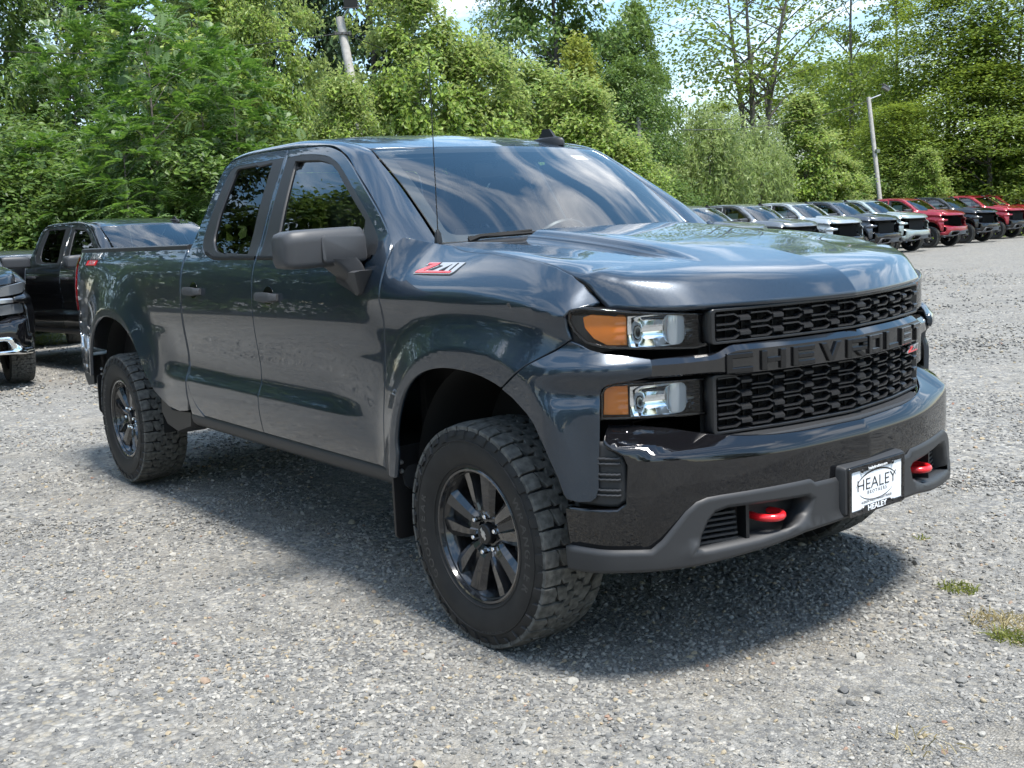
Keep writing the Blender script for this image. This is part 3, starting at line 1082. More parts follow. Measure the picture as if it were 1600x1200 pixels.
top = [(BUMP.sy(y), z) for y, z in B_top]
half = right[::-1] + [(BUMP.sy(.968), .585), (BUMP.sy(.905), .594), (BUMP.sy(.886), .615), (BUMP.sy(.880), .735), (BUMP.sy(.888), .765), (BUMP.sy(.930), .810)] + top[::-1]
BP_OUT = half + [(-s, z) for s, z in half[::-1][1:-1]]
bp_ = sheet('front_bumper', BP_OUT, BUMP.fn(0, bump_off), M['gloss'], truck, res=.025, th=.03, out=(1, 0, .3), edge=.005)
BASIC.append((bp_, 'bumper'))
# corner vents beside the wheel arch
def vent(m):
    ol = [(BUMP.sy(y), z) for y, z in ((.880, .622), (.884, .735), (.892, .760), (.930, .803), (.955, .80), (.965, .60), (.905, .600))]
    v = sheet('corner_vent', ol, BUMP.fn(-.022), M['satin'], truck, res=.03, th=.03, out=(1, -1, 0), edge=.012, mirror=m)
    for z in (.640, .656, .690, .706, .740, .756):
        mb = MB()
        for y0 in np.linspace(.896, .945, 6)[:-1]:
            a = BUMP.at(BUMP.sy(y0), -.016); b = BUMP.at(BUMP.sy(y0 + .0098), -.016)
            mb.tube([(float(a[0]), float(a[1]), z), (float(b[0]), float(b[1]), z - .002)], .0045, 6)
        o = mb.obj('vent_rib', M['satin'], v, 40)
        if m:
            mirrored(o); bpy.data.objects.remove(o)
    return v
both(vent)
# charcoal lower fascia with the recovery-hook openings
T_top = [(.968, .462), (.94, .463), (.835, .466), (.805, .495), (.775, .535), (.738, .582), (.705, .608), (.67, .618), (.626, .620), (.293, .621), (.285, .619), (.266, .606), (0, .604)]
T_bot = [(0, .462), (.12, .462), (.32, .452), (.456, .430), (.60, .415), (.759, .402), (.911, .393), (.955, .384), (.968, .384)]
hl = [(BUMP.sy(y), z) for y, z in T_bot] + [(BUMP.sy(y), z) for y, z in T_top]
TR_OUT = hl + [(-s, z) for s, z in hl[::-1][1:]][:-1]
OPEN = [(.715, .452), (.668, .545), (.645, .568), (.60, .577), (.300, .566), (.284, .555), (.300, .512), (.40, .474), (.50, .462)]
oh = [(BUMP.sy(y), z) for y, z in OPEN]
def trim_off(s, z):
    y = BUMP.fy(np.abs(s))
    return .012 - .10 * np.clip(.44 - z, 0, .2) + .012 * sstep(.50, .47, z) * sstep(.80, .70, y)
tr = sheet('lower_fascia', TR_OUT, BUMP.fn(0, trim_off), M['satin'], truck, holes=[oh, [(-s, z) for s, z in oh]], res=.03, th=.085, out=(1, 0, 0), edge=.014)
BASIC.append((tr, 'skid'))
def pocket(m):
    ol = [(BUMP.sy(y), z) for y, z in ((.73, .44), (.28, .44), (.28, .59), (.73, .59))]
    p = sheet('hook_pocket', ol, BUMP.fn(-.075), M['black'], truck, res=.1, rim=False, out=(1, 0, 0), mirror=m)
    for k in range(6):
        z = .462 + .0175 * k
        mb = MB()
        Mx = frame_at(BUMP, -(.62 - .004 * k), z, -.05)
        mb.box((0, 0, 0), (.15 - .012 * k, .007, .03), M=Mx)
        o = mb.obj('pocket_slat', M['satin'], p, 30)
        if m:
            mirrored(o); bpy.data.objects.remove(o)
    mb = MB()
    Mx = frame_at(BUMP, -.525, .515, -.04)
    mb.box((0, 0, 0), (.012, .11, .05), M=Mx)
    o = mb.obj('pocket_divider', M['black'], p, 30)
    if m:
        mirrored(o); bpy.data.objects.remove(o)
    return p
both(pocket)
def hook(m):
    mb = MB()
    pts = []
    for a in np.linspace(200, -95, 16):
        pts.append((.835 + .045 * math.cos(R(a - 60)) * 1.15, -.425 + .048 * math.sin(R(a - 60)), .520))
    pts = [(.78, -.468, .520)] + [(.838 + .052 * math.cos(R(a)), -.425 + .046 * math.sin(R(a)), .520) for a in np.linspace(-110, 130, 15)]
    P_ = [Vector(p) for p in pts]
    rr = []
    for i, p in enumerate(P_):
        t = (P_[min(i + 1, len(P_) - 1)] - P_[max(i - 1, 0)]).normalized()
        n = t.cross(Vector((0, 0, 1))).normalized()
        k = .5 if i == len(P_) - 1 else 1
        rr.append([p + n * (.0115 * k * math.cos(a)) * (1.0) + Vector((0, 0, .0125 * k * math.sin(a))) for a in np.linspace(0, 2 * PI, 12, endpoint=False)])
    mb.rings(rr)
    o = mb.obj('tow_hook', M['red'], truck, 40)
    if m:
        o2 = mirrored(o); bpy.data.objects.remove(o)
        return o2
    return o
hk = both(hook)
# black air dam and front cross member behind
mb = MB()
mb.box((.60, 0, .43), (.16, 1.5, .05))
mb.box((.60, 0, .55), (.10, 1.5, .16))
mb.obj('air_dam', M['void'], truck, 30)

# ---- licence plate on its bracket
LP = empty('licence_plate', (0, 0, 0), parent=truck)
def face(y, z, x): return Matrix(((0, 0, 1, x), (1, 0, 0, y), (0, 1, 0, z), (0, 0, 0, 1)))   # local x -> +y, y -> +z, z -> +x
mb = MB()
br = round_poly([(-.178, -.080), (.178, -.080), (.178, .094), (-.178, .094)], .016)
fm = face(.012, .551, 0)
mb.prism(br, lambda q: tuple(fm @ Vector((q[0] * 1.02, q[1] * 1.0, .86))), lambda q: tuple(fm @ Vector((q[0], q[1] * .97, .948))), cham=.006)
mb.obj('plate_bracket', M['satin'], LP, 35)
def flat(nm, poly, x, mt, d=.002, par=LP, hole=None):
    if hole is None:
        mb = MB(); mb.prism(poly, lambda q: tuple(fm @ Vector((q[0], q[1], x - d))), lambda q: tuple(fm @ Vector((q[0], q[1], x))))
        return mb.obj(nm, mt, par, 30)
    return sheet(nm, poly, lambda u, v: np.stack([np.full_like(u, x), u + .012, v + .551], -1), mt, par, holes=[hole], res=.05, th=d, out=(1, 0, 0), edge=.0015)
flat('plate_panel', round_poly([(-.150, -.074), (.150, -.074), (.150, .074), (-.150, .074)], .008), .951, M['white'])
M['blackprint'] = mat('black print', (.012, .012, .013), .4)
M['greyprint'] = mat('grey print', (.22, .22, .23), .5)
flat('plate_frame', round_poly([(-.160, -.084), (.160, -.084), (.160, .084), (-.160, .084)], .010), .956, M['gloss'], .006, hole=round_poly([(-.146, -.067), (-.085, -.067), (-.075, -.058), (.075, -.058), (.085, -.067), (.146, -.067), (.146, .067), (.085, .067), (.078, .060), (-.078, .060), (-.085, .067), (-.146, .067)], .003, 2))
def text_on(nm, s, size, y, z, x, mt, par=LP, shear=0, spacing=1.0, ext=.0004, Mx=None, bold=0.0, sx=1.0):
    me = text_mesh(s, size, ext, bold, spacing, shear=shear)
    MM = (Mx or face(0.012 + y, .551 + z, x)) @ Matrix.Diagonal((sx, 1, 1, 1))
    me.transform(MM)
    me.name = nm
    return link(nm, me, par, (mt,))
text_on('plate_lettering', 'HEALEY', .056, 0, .012, .9518, M['blackprint'], sx=1.18, bold=-.0006)
text_on('plate_lettering', 'BROTHERS', .0175, .002, -.0165, .9518, M['greyprint'], spacing=1.45)
text_on('plate_lettering', 'HUDSON VALLEY\'S LARGEST DEALER', .0115, 0, -.0465, .9518, M['greyprint'], sx=.92)
text_on('frame_lettering', 'HEALEY', .026, -.005, -.0685, .9566, M['white'], sx=1.2, bold=.0006)
text_on('frame_lettering', 'healeybrothers.com', .0135, 0, .0672, .9566, M['white'], bold=.0003)
for sgn, a0, a1, rx_, rz_, wd in ((1, 12, 172, .118, .055, .0024), (-1, 200, 335, .105, .046, .0016)):
    rr = []
    for a in np.linspace(R(a0), R(a1), 30):
        k = wd * (.25 + math.sin((a - R(a0)) / (R(a1) - R(a0)) * PI))
        rr.append([tuple(fm @ Vector(((rx_ + o) * math.cos(a), (rz_ + o) * math.sin(a) + .001, .9516))) for o in (-k, k)])
    MB().rings(rr, closed=False, caps=False).obj('plate_swoosh', M['blackprint'], LP, 30)
for y in (-.088, .088):
    for z in (-.068, .064):
        MB().lathe([(0, .9585), (.004, .9585), (.006, .957), (.0065, .955)], 12, 'x', M=Matrix.Translation((0, .012 + y, .551 + z))).obj('plate_screw', M['black'], LP, 40)

# ---- mirrors
def mirror_part(m):
    rt = empty('side_mirror', parent=truck)
    # shell: rounded box swept from inboard to outboard
    rr = []
    for y, k, dz, dx in ((-.938, .86, 0, 0), (-.948, .96, 0, 0), (-.98, 1, 0, 0), (-1.18, 1, -.004, -.004), (-1.24, .97, -.006, -.010), (-1.264, .88, -.008, -.016), (-1.274, .70, -.008, -.02)):
        hz, hx = .074 * k, .072 * k
        ol = round_poly([(-hx, -hz), (hx * .9, -hz), (hx, hz * .55), (hx * .72, hz), (-hx, hz)], .026 * k, 5)
        rr.append([(-.760 + x + dx, y, 1.432 + z + dz) for x, z in ol])
    shell = MB().rings(rr).obj('mirror_shell', M['satin2'], rt, 45)
    # raised cap panel on the front face
    ol = round_poly([(-1.135, -.058), (-.942, -.058), (-.942, .046), (-1.135, .046)], .018)
    mb = MB()
    mb.prism(ol, lambda q: (-.705, q[0], 1.430 + q[1]), lambda q: (-.679 - .006 * (q[1] > .02), q[0], 1.430 + q[1]), cham=.008)
    mb.obj('mirror_cap', M['satin2'], rt, 40)
    ol = round_poly([(-1.26, -.060), (-.955, -.060), (-.955, .060), (-1.26, .060)], .02)
    mb = MB(); mb.prism(ol, lambda q: (-.829, q[0], 1.432 + q[1]), lambda q: (-.835, q[0], 1.432 + q[1]))
    mb.obj('mirror_glass', M['chrome'], rt, 30)
    # arm down to the door skin
    rr = []
    for t in np.linspace(0, 1, 7):
        z = 1.385 - .135 * t ** 1.0
        y = -1.06 + .115 * t ** .8
        hx, hy = .060 - .022 * t, .075 - .045 * t
        ol = round_poly([(-hx, -hy), (hx, -hy * .6), (hx, hy), (-hx, hy)], .02, 3)
        rr.append([(-.735 + a, y + b, z) for a, b in ol])
    MB().rings(rr).obj('mirror_arm', M['satin2'], rt, 45)
    mb = MB()
    ol = [(-.625, 1.335), (-.79, 1.335), (-.78, 1.29), (-.715, 1.235), (-.685, 1.245)]
    mb.prism(ol, lambda q: (q[0], -float(side_w(q[0], q[1])) + .02, q[1]), lambda q: (q[0], -float(side_w(q[0], q[1])) - .055 * (q[1] > 1.28) - .02, q[1]), cham=.006)
    mb.obj('mirror_foot', M['satin2'], rt, 35)
    if m:
        for o in list(rt.children):
            mm = mirrored(o); mm.parent = rt; bpy.data.objects.remove(o)
    for o in rt.children:
        if 'shell' in o.name or 'foot' in o.name: BASIC.append((o, 'dark'))
    return rt
mp_ = both(mirror_part)
# the far mirror is folded back
hz_ = Vector((-.735, .955, 0))
mp_[1].matrix_local = Matrix.Translation(hz_) @ Matrix.Rotation(R(62), 4, 'Z') @ Matrix.Translation(-hz_)

# ---- door handles
def handles(x0, x1, z, dr):
    for m in (False, True):
        rr = []
        for t in np.linspace(0, 1, 9):
            x = x0 + (x1 - x0) * t
            w = float(side_w(x, z))
            o = .034 * min(1, math.sin(PI * min(max(t, .04), .96)) * 2.6)
            k = .7 + .3 * math.sin(PI * t)
            rr.append([(x, -(w + o - .014), z - .025 * k), (x, -(w + o), z - .020 * k), (x, -(w + o + .002), z + .006 * k), (x, -(w + o - .005), z + .023 * k), (x, -(w + o - .016), z + .021 * k)])
        h = MB().rings(rr).obj('door_handle', M['satin2'], dr[0], 45)
        c = sheet('handle_cup', curve([((x0 + x1) / 2 + .055 * math.cos(a), z + .004 + .044 * math.sin(a)) for a in np.linspace(0, 2 * PI, 13)[:-1]], 2, True), fso(.0012), M['gloss'], dr[0], res=.02, th=.001)
        if m:
            for o in (h, c):
                mm = mirrored(o); mm.parent = dr[1]; bpy.data.objects.remove(o)
        else:
            BASIC.append((h, 'dark'))
handles(-1.435, -1.645, 1.212, fd)
handles(-2.325, -2.53, 1.222, rd)

# ---- bed: rail caps, tailgate, box
def rail(m):
    rr = []
    for x in np.linspace(-2.625, -4.80, 30):
        w = float(side_w(x, 1.44))
        zz = 1.462 - .012 * float(sstep(-4.65, -4.80, x))
        rr.append([(x, -w - .003, 1.434), (x, -w - .002, zz - .006), (x, -w + .012, zz), (x, -w + .085, zz), (x, -w + .09, 1.43)])
    return MB().rings(rr).obj('bed_rail_cap', M['satin'], truck, 40)
a = rail(0); b = mirrored(a); BASIC += [(a, 'dark'), (b, 'dark')]
mb = MB()
mb.box((-3.70, 0, .78), (2.15, 1.55, .04))
mb.box((-2.66, 0, 1.10), (.03, 1.62, .66))
mb.box((-3.72, -.80, 1.10), (2.15, .03, .66)); mb.box((-3.72, .80, 1.10), (2.15, .03, .66))
o = mb.obj('bed_box', M['black'], truck, 30); BASIC.append((o, 'dark'))
def tg(u, v): return np.stack([-4.86 + .012 * np.exp(-((v - 1.38) / .03) ** 2) * -1 + .02 * (np.abs(u) / .75) ** 4 + .03 * sstep(.95, .75, v), u, v], -1)
o = sheet('tailgate', round_poly([(-.74, .74), (.74, .74), (.74, 1.44), (-.74, 1.44)], .03), tg, P, truck, res=.06, out=(-1, 0, 0)); BASIC.append((o, 'paint'))
def tail(m):
    rr = []
    for z in np.linspace(1.05, 1.405, 9):
        pts = []
        for x in (-4.62, -4.70, -4.78, -4.84, -4.875):
            pts.append((x, -float(side_w(x, z)) - .006, z))
        pts.append((-4.885, -.76, z)); pts.append((-4.80, -.75, z))
        rr.append(pts)
    o = MB().rings(rr).obj('tail_lamp', M['redlens'], truck, 40)
    if m:
        o2 = mirrored(o); bpy.data.objects.remove(o); return o2
    return o
both(tail, 'red')
mb = MB()
rr = []
for y in np.linspace(-.86, .86, 15):
    b = .10 * (abs(y) / .86) ** 4
    rr.append([(-4.78 + b, y, .72), (-5.0 + b, y, .72), (-5.02 + b, y, .69), (-5.0 + b, y, .56), (-4.94 + b, y, .50), (-4.80 + b, y, .52)])
mb.rings(rr)
o = mb.obj('rear_bumper', M['satin'], truck, 30); BASIC.append((o, 'dark'))

# ---- wheels
TR_, TW = .405, .1375
def tyre_mesh():
    mb = MB()
    prof = [(.225, -.100), (.238, -.112), (.262, -.124), (.30, -.1375), (.335, -.139), (.362, -.134), (.380, -.128), (.390, -.118), (.393, -.09), (.394, 0),
            (.393, .09), (.390, .118), (.380, .128), (.362, .134), (.335, .139), (.30, .1375), (.262, .124), (.238, .112), (.225, .100)]
    mb.lathe(prof, 96)
    # raised rings on the sidewall
    for r, y in ((.258, -.1235), (.346, -.1385)):
        mb.lathe([(r - .004, y + .004), (r - .002, y - .0015), (r + .002, y - .0015), (r + .004, y + .004)], 96)
    # side lugs climbing from the shoulder
    n = 38
    for i in range(n):
        a0 = 2 * PI * i / n
        long = i % 2 == 0
        r0 = .352 if long else .364
        w0, w1 = .034, .050
        for s in (-1, 1):
            vs, fs_ = [], []
            for r, yy, ww in ((r0, .1365, w0), (.372, .1345, .043), (.392, .125, w1)):
                for k in (-1, 1):
                    a = a0 + k * ww / 2 / r * (1.0)
                    vs.append((r * math.cos(a), s * (yy - .004), r * math.sin(a)))
                    vs.append(((r) * math.cos(a * 1.0 - k * .012), s * (yy + .0035), r * math.sin(a - k * .012)))
            q = lambda *t: t
            for b in (0, 4):
                fs_ += [(b + 1, b + 3, b + 7, b + 5), (b, b + 1, b + 5, b + 4), (b + 2, b + 6, b + 7, b + 3)]
            fs_.append((0, 2, 3, 1)); fs_.append((8, 9, 11, 10))
            mb.add(vs, fs_)
    return mb
def tread_mesh():
    mb = MB()
    n = 38
    pitch = 2 * PI / n
    def blk(poly, a0, top=.4065, base=.391, drop=0.0):
        p = np.array(poly, float)
        if area2(p) < 0: p = p[::-1]
        q = inset(p, .0022)
        def pt(c, r):
            a = a0 + c[0] / .405
            rr_ = r - max(0, abs(c[1]) - .105) * .34
            return (rr_ * math.cos(a), c[1], rr_ * math.sin(a))
        mb.rings([[pt(c, base) for c in p], [pt(c, top - .002) for c in p], [pt(c, top) for c in q]])
    L = .405 * pitch
    for i in range(n):
        a0 = i * pitch
        ev = i % 2
        e = .012 if ev else 0
        for s in (-1, 1):
            sh = [(-.45 * L, s * .132), (.44 * L, s * .132), (.46 * L, s * (.090 - e)), (.12 * L, s * (.077 - e)), (-.40 * L, s * (.083 - e))]
            blk(sh, a0)
        # interlocking middle blocks
        h = L / 2
        for (cx_, cy, w, l, sk) in ((0, -.053 + e * .4, .035, .90, .011), (h, -.018, .034, .92, -.012), (0, .018, .034, .92, .012), (h, .053 - e * .4, .035, .90, -.011)):
            w2, l2 = w / 2, l * L / 2
            blk([(cx_ - l2, cy - w2 + sk), (cx_ - l2 * .2, cy - w2 * 1.15), (cx_ + l2, cy - w2 - sk), (cx_ + l2 * .85, cy + w2 - sk), (cx_ + l2 * .1, cy + w2 * 1.1), (cx_ - l2 * .9, cy + w2 + sk)], a0)
    return mb
def ring_text(s, r, a_mid, size, y, flip=False, ext=.0008):
    """letters set round the sidewall, reading from outside (-y)"""
    vs, fs_ = [], []
    adv = size * .92
    n = len(s)
    for i, ch in enumerate(s):
        if ch == ' ': continue
        me = text_mesh(ch, size, ext, .0009)
        co, pf = mesh_data(me)
        bpy.data.meshes.remove(me)
        a = a_mid - (i - (n - 1) / 2) * adv / r          # clockwise seen from -y with +x to the right
        ca, sa = math.cos(a), math.sin(a)
        k = len(vs)
        for x, yy, zz in co:
            # local x along clockwise tangent (sa,-ca), local y outwards
            px, pz = ca * (r + yy) + sa * x, sa * (r + yy) - ca * x
            vs.append((px, y - zz, pz))
        fs_ += [tuple(k + q for q in f) for f in pf]
    return vs, fs_
def rim_mesh():
    mb = MB()
    mb.lathe([(.243, -.108), (.246, -.116), (.241, -.119), (.234, -.117), (.229, -.103), (.222, -.086), (.214, -.075), (.208, -.03), (.205, .08), (.235, .11)], 72)
    return mb
def spoke_mesh():
    """one broad split spoke: two faceted ribs with a sunk pocket between them"""
    mb = MB()
    rs = [.052, .085, .115, .150, .190, .224]
    hw = [.037, .054, .066, .078, .092, .110]
    ridge = [-.066, -.082, -.086, -.088, -.090, -.094]
    pock = [-.066, -.080, -.074, -.064, -.060, -.062]
    low = -.020
    grid = []
    for r, w, g, p in zip(rs, hw, ridge, pock):
        pw = .33
        row = [(-1.0, low), (-1.0, g + .016), (-.72, g + .001), (-.30, g - .004), (-.20, p), (.20, p), (.30, g - .004), (.72, g + .001), (1.0, g + .016), (1.0, low)]
        grid.append([(t * w, y, r) for t, y in row])
    mb.rings(grid, closed=True, caps=True)
    return mb
ME = {}
def build_wheel_meshes():
    for nm, mbb, mt, sm in (('tyre', tyre_mesh(), M['rubber'], 35), ('tread', tread_mesh(), M['tread'], 25), ('rim', rim_mesh(), M['rim'], 30), ('spoke', spoke_mesh(), M['rim'], 18)):
        o = mbb.obj(nm, mt, None, sm)
        ME[nm] = o.data
        bpy.data.objects.remove(o)
    mb = MB()
    for s, a, size in (('WRANGLER', R(5), .046), ('GOODYEAR', R(190), .046), ('DURATRAC', R(-75), .017), ('DURATRAC', R(118), .017)):
        vs, fs_ = ring_text(s, .312 if size > .02 else .335, a, size, -.1378)
        mb.add(vs, fs_)
    o = mb.obj('sidewall_lettering', M['rubber2'], None, 30); ME['sidewall_lettering'] = o.data; bpy.data.objects.remove(o)
    mb = MB()
    mb.lathe([(0, -.088), (.026, -.088), (.034, -.086), (.037, -.082), (.037, -.06)], 32)
    o = mb.obj('hub_cap', M['black'], None, 30); ME['hub_cap'] = o.data; bpy.data.objects.remove(o)
    mb = MB()
    mb.lathe([(.040, -.058), (.085, -.055), (.092, -.045), (.092, -.01), (.06, .0)], 40)
    o = mb.obj('hub_flange', M['rim'], None, 30); ME['hub_flange'] = o.data; bpy.data.objects.remove(o)
    mb = MB()
    bt = [(-.022, -.006), (-.008, -.006), (-.0095, -.0115), (.0075, -.0115), (.009, -.006), (.022, -.006), (.0185, .006), (.006, .006), (.0075, .0115), (-.0095, .0115), (-.011, .006), (-.0255, .006)]
    mb.prism(bt, lambda q: (q[0], -.087, q[1]), lambda q: (q[0], -.0895, q[1]), cham=.001)
    o = mb.obj('bowtie_emblem', M['silver'], None, 30); ME['bowtie_emblem'] = o.data; bpy.data.objects.remove(o)
    mb = MB()
    mb.lathe([(0, -.091), (.0075, -.091), (.0095, -.088), (.0105, -.070), (.0125, -.062), (.0125, -.05)], 6)
    o = mb.obj('lug_nut', M['chrome'], None, 30); ME['lug_nut'] = o.data; bpy.data.objects.remove(o)
    mb = MB()
    mb.lathe([(.07, -.015), (.165, -.015), (.165, .012), (.07, .012)], 48, closed=True)
    mb.lathe([(0, -.03), (.07, -.03), (.075, .012)], 24)
    o = mb.obj('brake_disc', M['steel'], None, 30); ME['brake_disc'] = o.data; bpy.data.objects.remove(o)
    mb = MB()
    mb.rings([[(.125 * math.cos(a), y, .125 * math.sin(a)) for y in (-.04, .04)] + [(.185 * math.cos(a), y, .185 * math.sin(a)) for y in (.04, -.04)] for a in np.linspace(R(-35), R(35), 8)])
    o = mb.obj('brake_caliper', M['chassis'], None, 40); ME['brake_caliper'] = o.data; bpy.data.objects.remove(o)
M['rubber2'] = mat('raised tyre lettering', (.035, .034, .033), .55)
build_wheel_meshes()
def put(nm, parent, mx=None, loc=None):
    o = bpy.data.objects.new(nm, ME[nm])
    COL.objects.link(o)
    o.parent = parent
    if mx is not None: o.matrix_local = mx
    if loc is not None: o.location = loc
    return o
def wheel(x, side, parent, z=TR_ - .006, detail=True, ysc=.862, spin=0.0):
    w = empty('wheel', (x, side * -ysc, z), parent=parent)
    w.rotation_euler = (0, spin, 0) if side > 0 else (0, -spin, PI)
    ty = put('tyre', w)
    put('tread', ty)
    rm = put('rim', w)
    for k in range(5):
        put('spoke', rm, Matrix.Rotation(R(-5 + 72 * k), 4, 'Y'))
    put('hub_flange', rm)
    put('hub_cap', w)
    put('brake_disc', w)
    if detail:
        put('sidewall_lettering', ty)
        for k in range(6):
            a = R(20 + 60 * k)
            put('lug_nut', rm, loc=(.068 * math.cos(a), 0, .068 * math.sin(a)))
        put('brake_caliper', w)
        put('bowtie_emblem', w, Matrix.Rotation(R(55), 4, 'Y'))
    return w
for x, sp in ((FX, 0.0), (RX, .35)):
    for sd_ in (1, -1):
        wheel(x, sd_, truck, spin=sp)

# wheel-house liners, flaps
def liner(x, z0, rr_, y0, y1):
    mb = MB()
    g = []
    for y in (y0, y1):
        g.append([(x + rr_[0] * math.cos(a), y, z0 + rr_[1] * math.sin(a)) for a in np.linspace(R(-8), R(188), 30)])
    mb.rings(g, closed=False, caps=False)
    g2 = g[1]
    k = len(mb.v)
    mb.v += [tuple(p) for p in g2]
    mb.f.append(tuple(range(k, k + len(g2)))); mb.m.append(0)
    return mb.obj('wheel_liner', M['void'], truck, 40)
a = liner(.035, .45, (.485, .565), -.93, -.60); mirrored(a)
a = liner(-3.70, .45, (.51, .605), -.93, -.64); mirrored(a)
def flap(poly, x, lean, nm='mud_flap'):
    pts = np.array(poly)
    mb = MB()
    mb.prism(poly, lambda q: (x - lean * (.7 - q[1]), q[0], q[1]), lambda q: (x + .012 - lean * (.7 - q[1]), q[0], q[1]), cham=.002)
    return mb.obj(nm, M['black'], truck, 30)
a = flap(round_poly([(-1.005, .30), (-.985, .285), (-.74, .29), (-.74, .66), (-1.005, .66), (-1.02, .60)], .02), -.475, .10); mirrored(a)
a = flap(round_poly([(-.985, .40), (-.96, .37), (-.72, .37), (-.72, .64), (-.985, .64)], .02), -4.20, .10); mirrored(a)
for z in (.60, .565):
    mb = MB(); mb.lathe([(0, .012), (.007, .010), (.010, 0)], 10, 'x')
    o = mb.obj('flap_bolt', M['silver'], truck, 40, (-.468, -.985, z))
    mb = MB(); mb.lathe([(0, .012), (.007, .010), (.010, 0)], 10, 'x')
    o = mb.obj('flap_bolt', M['silver'], truck, 40, (-4.185, -.955, z + .08))
# guard ahead of the rear wheel
mb = MB()
gp = [(-2.66, .565), (-2.95, .548), (-3.05, .60), (-3.13, .66), (-3.14, .50), (-3.06, .43), (-2.90, .405), (-2.68, .46)]
mb.prism(gp, lambda q: (q[0], -.80, q[1]), lambda q: (q[0], -.955, q[1]), cham=.015)
a = mb.obj('wheel_guard', M['black'], truck, 35); mirrored(a)

# ---- underside
mb = MB()
for y in (-.42, .42):
    mb.box((-2.1, y, .53), (5.2, .09, .14))
for x in (-.35, -1.5, -2.6, -4.4):
    mb.box((x, 0, .53), (.10, .80, .10))
mb.obj('ladder_frame', M['chassis'], truck, 30)
mb = MB()
mb.tube([(RX, -.80, AXZ), (RX, .80, AXZ)], .045, 12)
mb.lathe([(.02, -.16), (.13, -.10), (.16, 0), (.13, .10), (.02, .16)], 20, M=Matrix.Translation((RX, 0, AXZ)))
mb.obj('rear_axle', M['chassis'], truck, 40)
mb = MB()
mb.tube([(0, -.80, AXZ), (0, .80, AXZ)], .035, 12)
mb.box((0, 0, .45), (.5, .6, .2)); mb.tube([(-.25, -.35, .42), (0, -.72, .38)], .03, 8); mb.tube([(-.25, .35, .42), (0, .72, .38)], .03, 8)
mb.obj('front_axle', M['chassis'], truck, 40)
mb = MB()
mb.tube([(-.6, .3, .46), (-2.0, .32, .44), (-3.2, .34, .46), (-3.9, -.3, .55), (-4.55, -.62, .48)], .035, 10)
mb.tube([(-1.9, .32, .44), (-2.7, .33, .45)], .10, 12)
mb.obj('exhaust', M['steel'], truck, 40)
mb = MB()
mb.box((-1.55, 0, .59), (2.15, 1.80, .05)); mb.box((-.02, 0, 1.0), (.9, 1.15, .35)); mb.box((-.52, 0, 1.0), (.04, 1.66, .70)); mb.box((.42, 0, 1.0), (.5, 1.02, .33))
mb.obj('floor_pan', M['void'], truck, 30)

# ---- cabin seen through the glass
rr = []
for y in np.linspace(-.84, .84, 13):
    k = (y / .84) ** 2
    rr.append([(-.50 - .06 * k, y, 1.405), (-.72, y, 1.395 + .03 * math.exp(-((y - .38) / .22) ** 2)), (-.92, y, 1.375 + .035 * math.exp(-((y - .38) / .2) ** 2)), (-.98, y, 1.33), (-.96, y, 1.12), (-.60, y, 1.05)])
MB().rings(rr).obj('dashboard', M['dash'], truck, 40)
sw = MB()
for r_ in (1,):
    c = Vector((-1.12, .39, 1.33)); ax = Vector((-.80, 0, .55)).normalized(); e1 = Vector((0, 1, 0)); e2 = ax.cross(e1)
    sw.tube([tuple(c + (e1 * math.cos(a) + e2 * math.sin(a)) * .185) for a in np.linspace(0, 2 * PI, 33)], .016, 8)
    sw.tube([tuple(c + e1 * .18), tuple(c - ax * .03), tuple(c - e1 * .18)], .02, 6)
    sw.tube([tuple(c - ax * .03), tuple(c - e2 * .18)], .02, 6)
    sw.tube([tuple(c), tuple(c - ax * .3)], .05, 8)
sw.obj('steering_wheel', M['black'], truck, 40)
def seat(y, x, w=.50):
    rt = empty('seat', (0, 0, 0), parent=truck)
    rr = []
    for z, k, dx in ((.95, .9, .0), (1.05, 1, -.02), (1.25, 1, -.06), (1.42, .92, -.10), (1.47, .78, -.115)):
        ol = round_poly([(-.07, -w / 2 * k), (.06, -w / 2 * k * .92), (.06, w / 2 * k * .92), (-.07, w / 2 * k)], .05, 3)
        rr.append([(x + dx + a, y + b, z) for a, b in ol])
    MB().rings(rr).obj('backrest', M['seat'], rt, 50)
    rr = []
    for z, k, in ((1.49, .8), (1.52, 1), (1.62, 1), (1.66, .85), (1.675, .5)):
        ol = round_poly([(-.045 * k, -.135 * k), (.045 * k, -.125 * k), (.045 * k, .125 * k), (-.045 * k, .135 * k)], .03, 3)
        rr.append([(x - .13 + a, y + b, z) for a, b in ol])
    MB().rings(rr).obj('headrest', M['seat'], rt, 50)
    mb = MB(); mb.tube([(x - .12, y - .05, 1.44), (x - .13, y - .05, 1.53)], .006, 6); mb.tube([(x - .12, y + .05, 1.44), (x - .13, y + .05, 1.53)], .006, 6)
    mb.obj('headrest_post', M['steel'], rt, 40)
    mb = MB(); mb.box((x + .25, y, .92), (.52, w, .16)); mb.obj('seat_cushion', M['seat'], rt, 30)
for y in (-.40, .40):
    seat(y, -1.55)
for y in (-.45, 0, .45):
    seat(y, -2.38, .46)
mb = MB()
mb.prism(round_poly([(-.12, -.032), (.12, -.032), (.125, .032), (-.125, .032)], .02), lambda q: (-1.06, q[0], 1.735 + q[1]), lambda q: (-1.095, q[0], 1.735 + q[1]), cham=.005)
mb.tube([(-1.06, 0, 1.75), (-1.0, 0, 1.80)], .012, 6); mb.box((-1.02, 0, 1.795), (.06, .10, .03))
mb.obj('rear_view_mirror', M['black'], truck, 40)
st = sheet('inspection_sticker', [(.55, .84), (.70, .84), (.70, .90), (.55, .90)], lambda u, v: ws(u, v, -.010), M['white'], wsheet, res=.05, rim=False, out=(1, 0, 1))

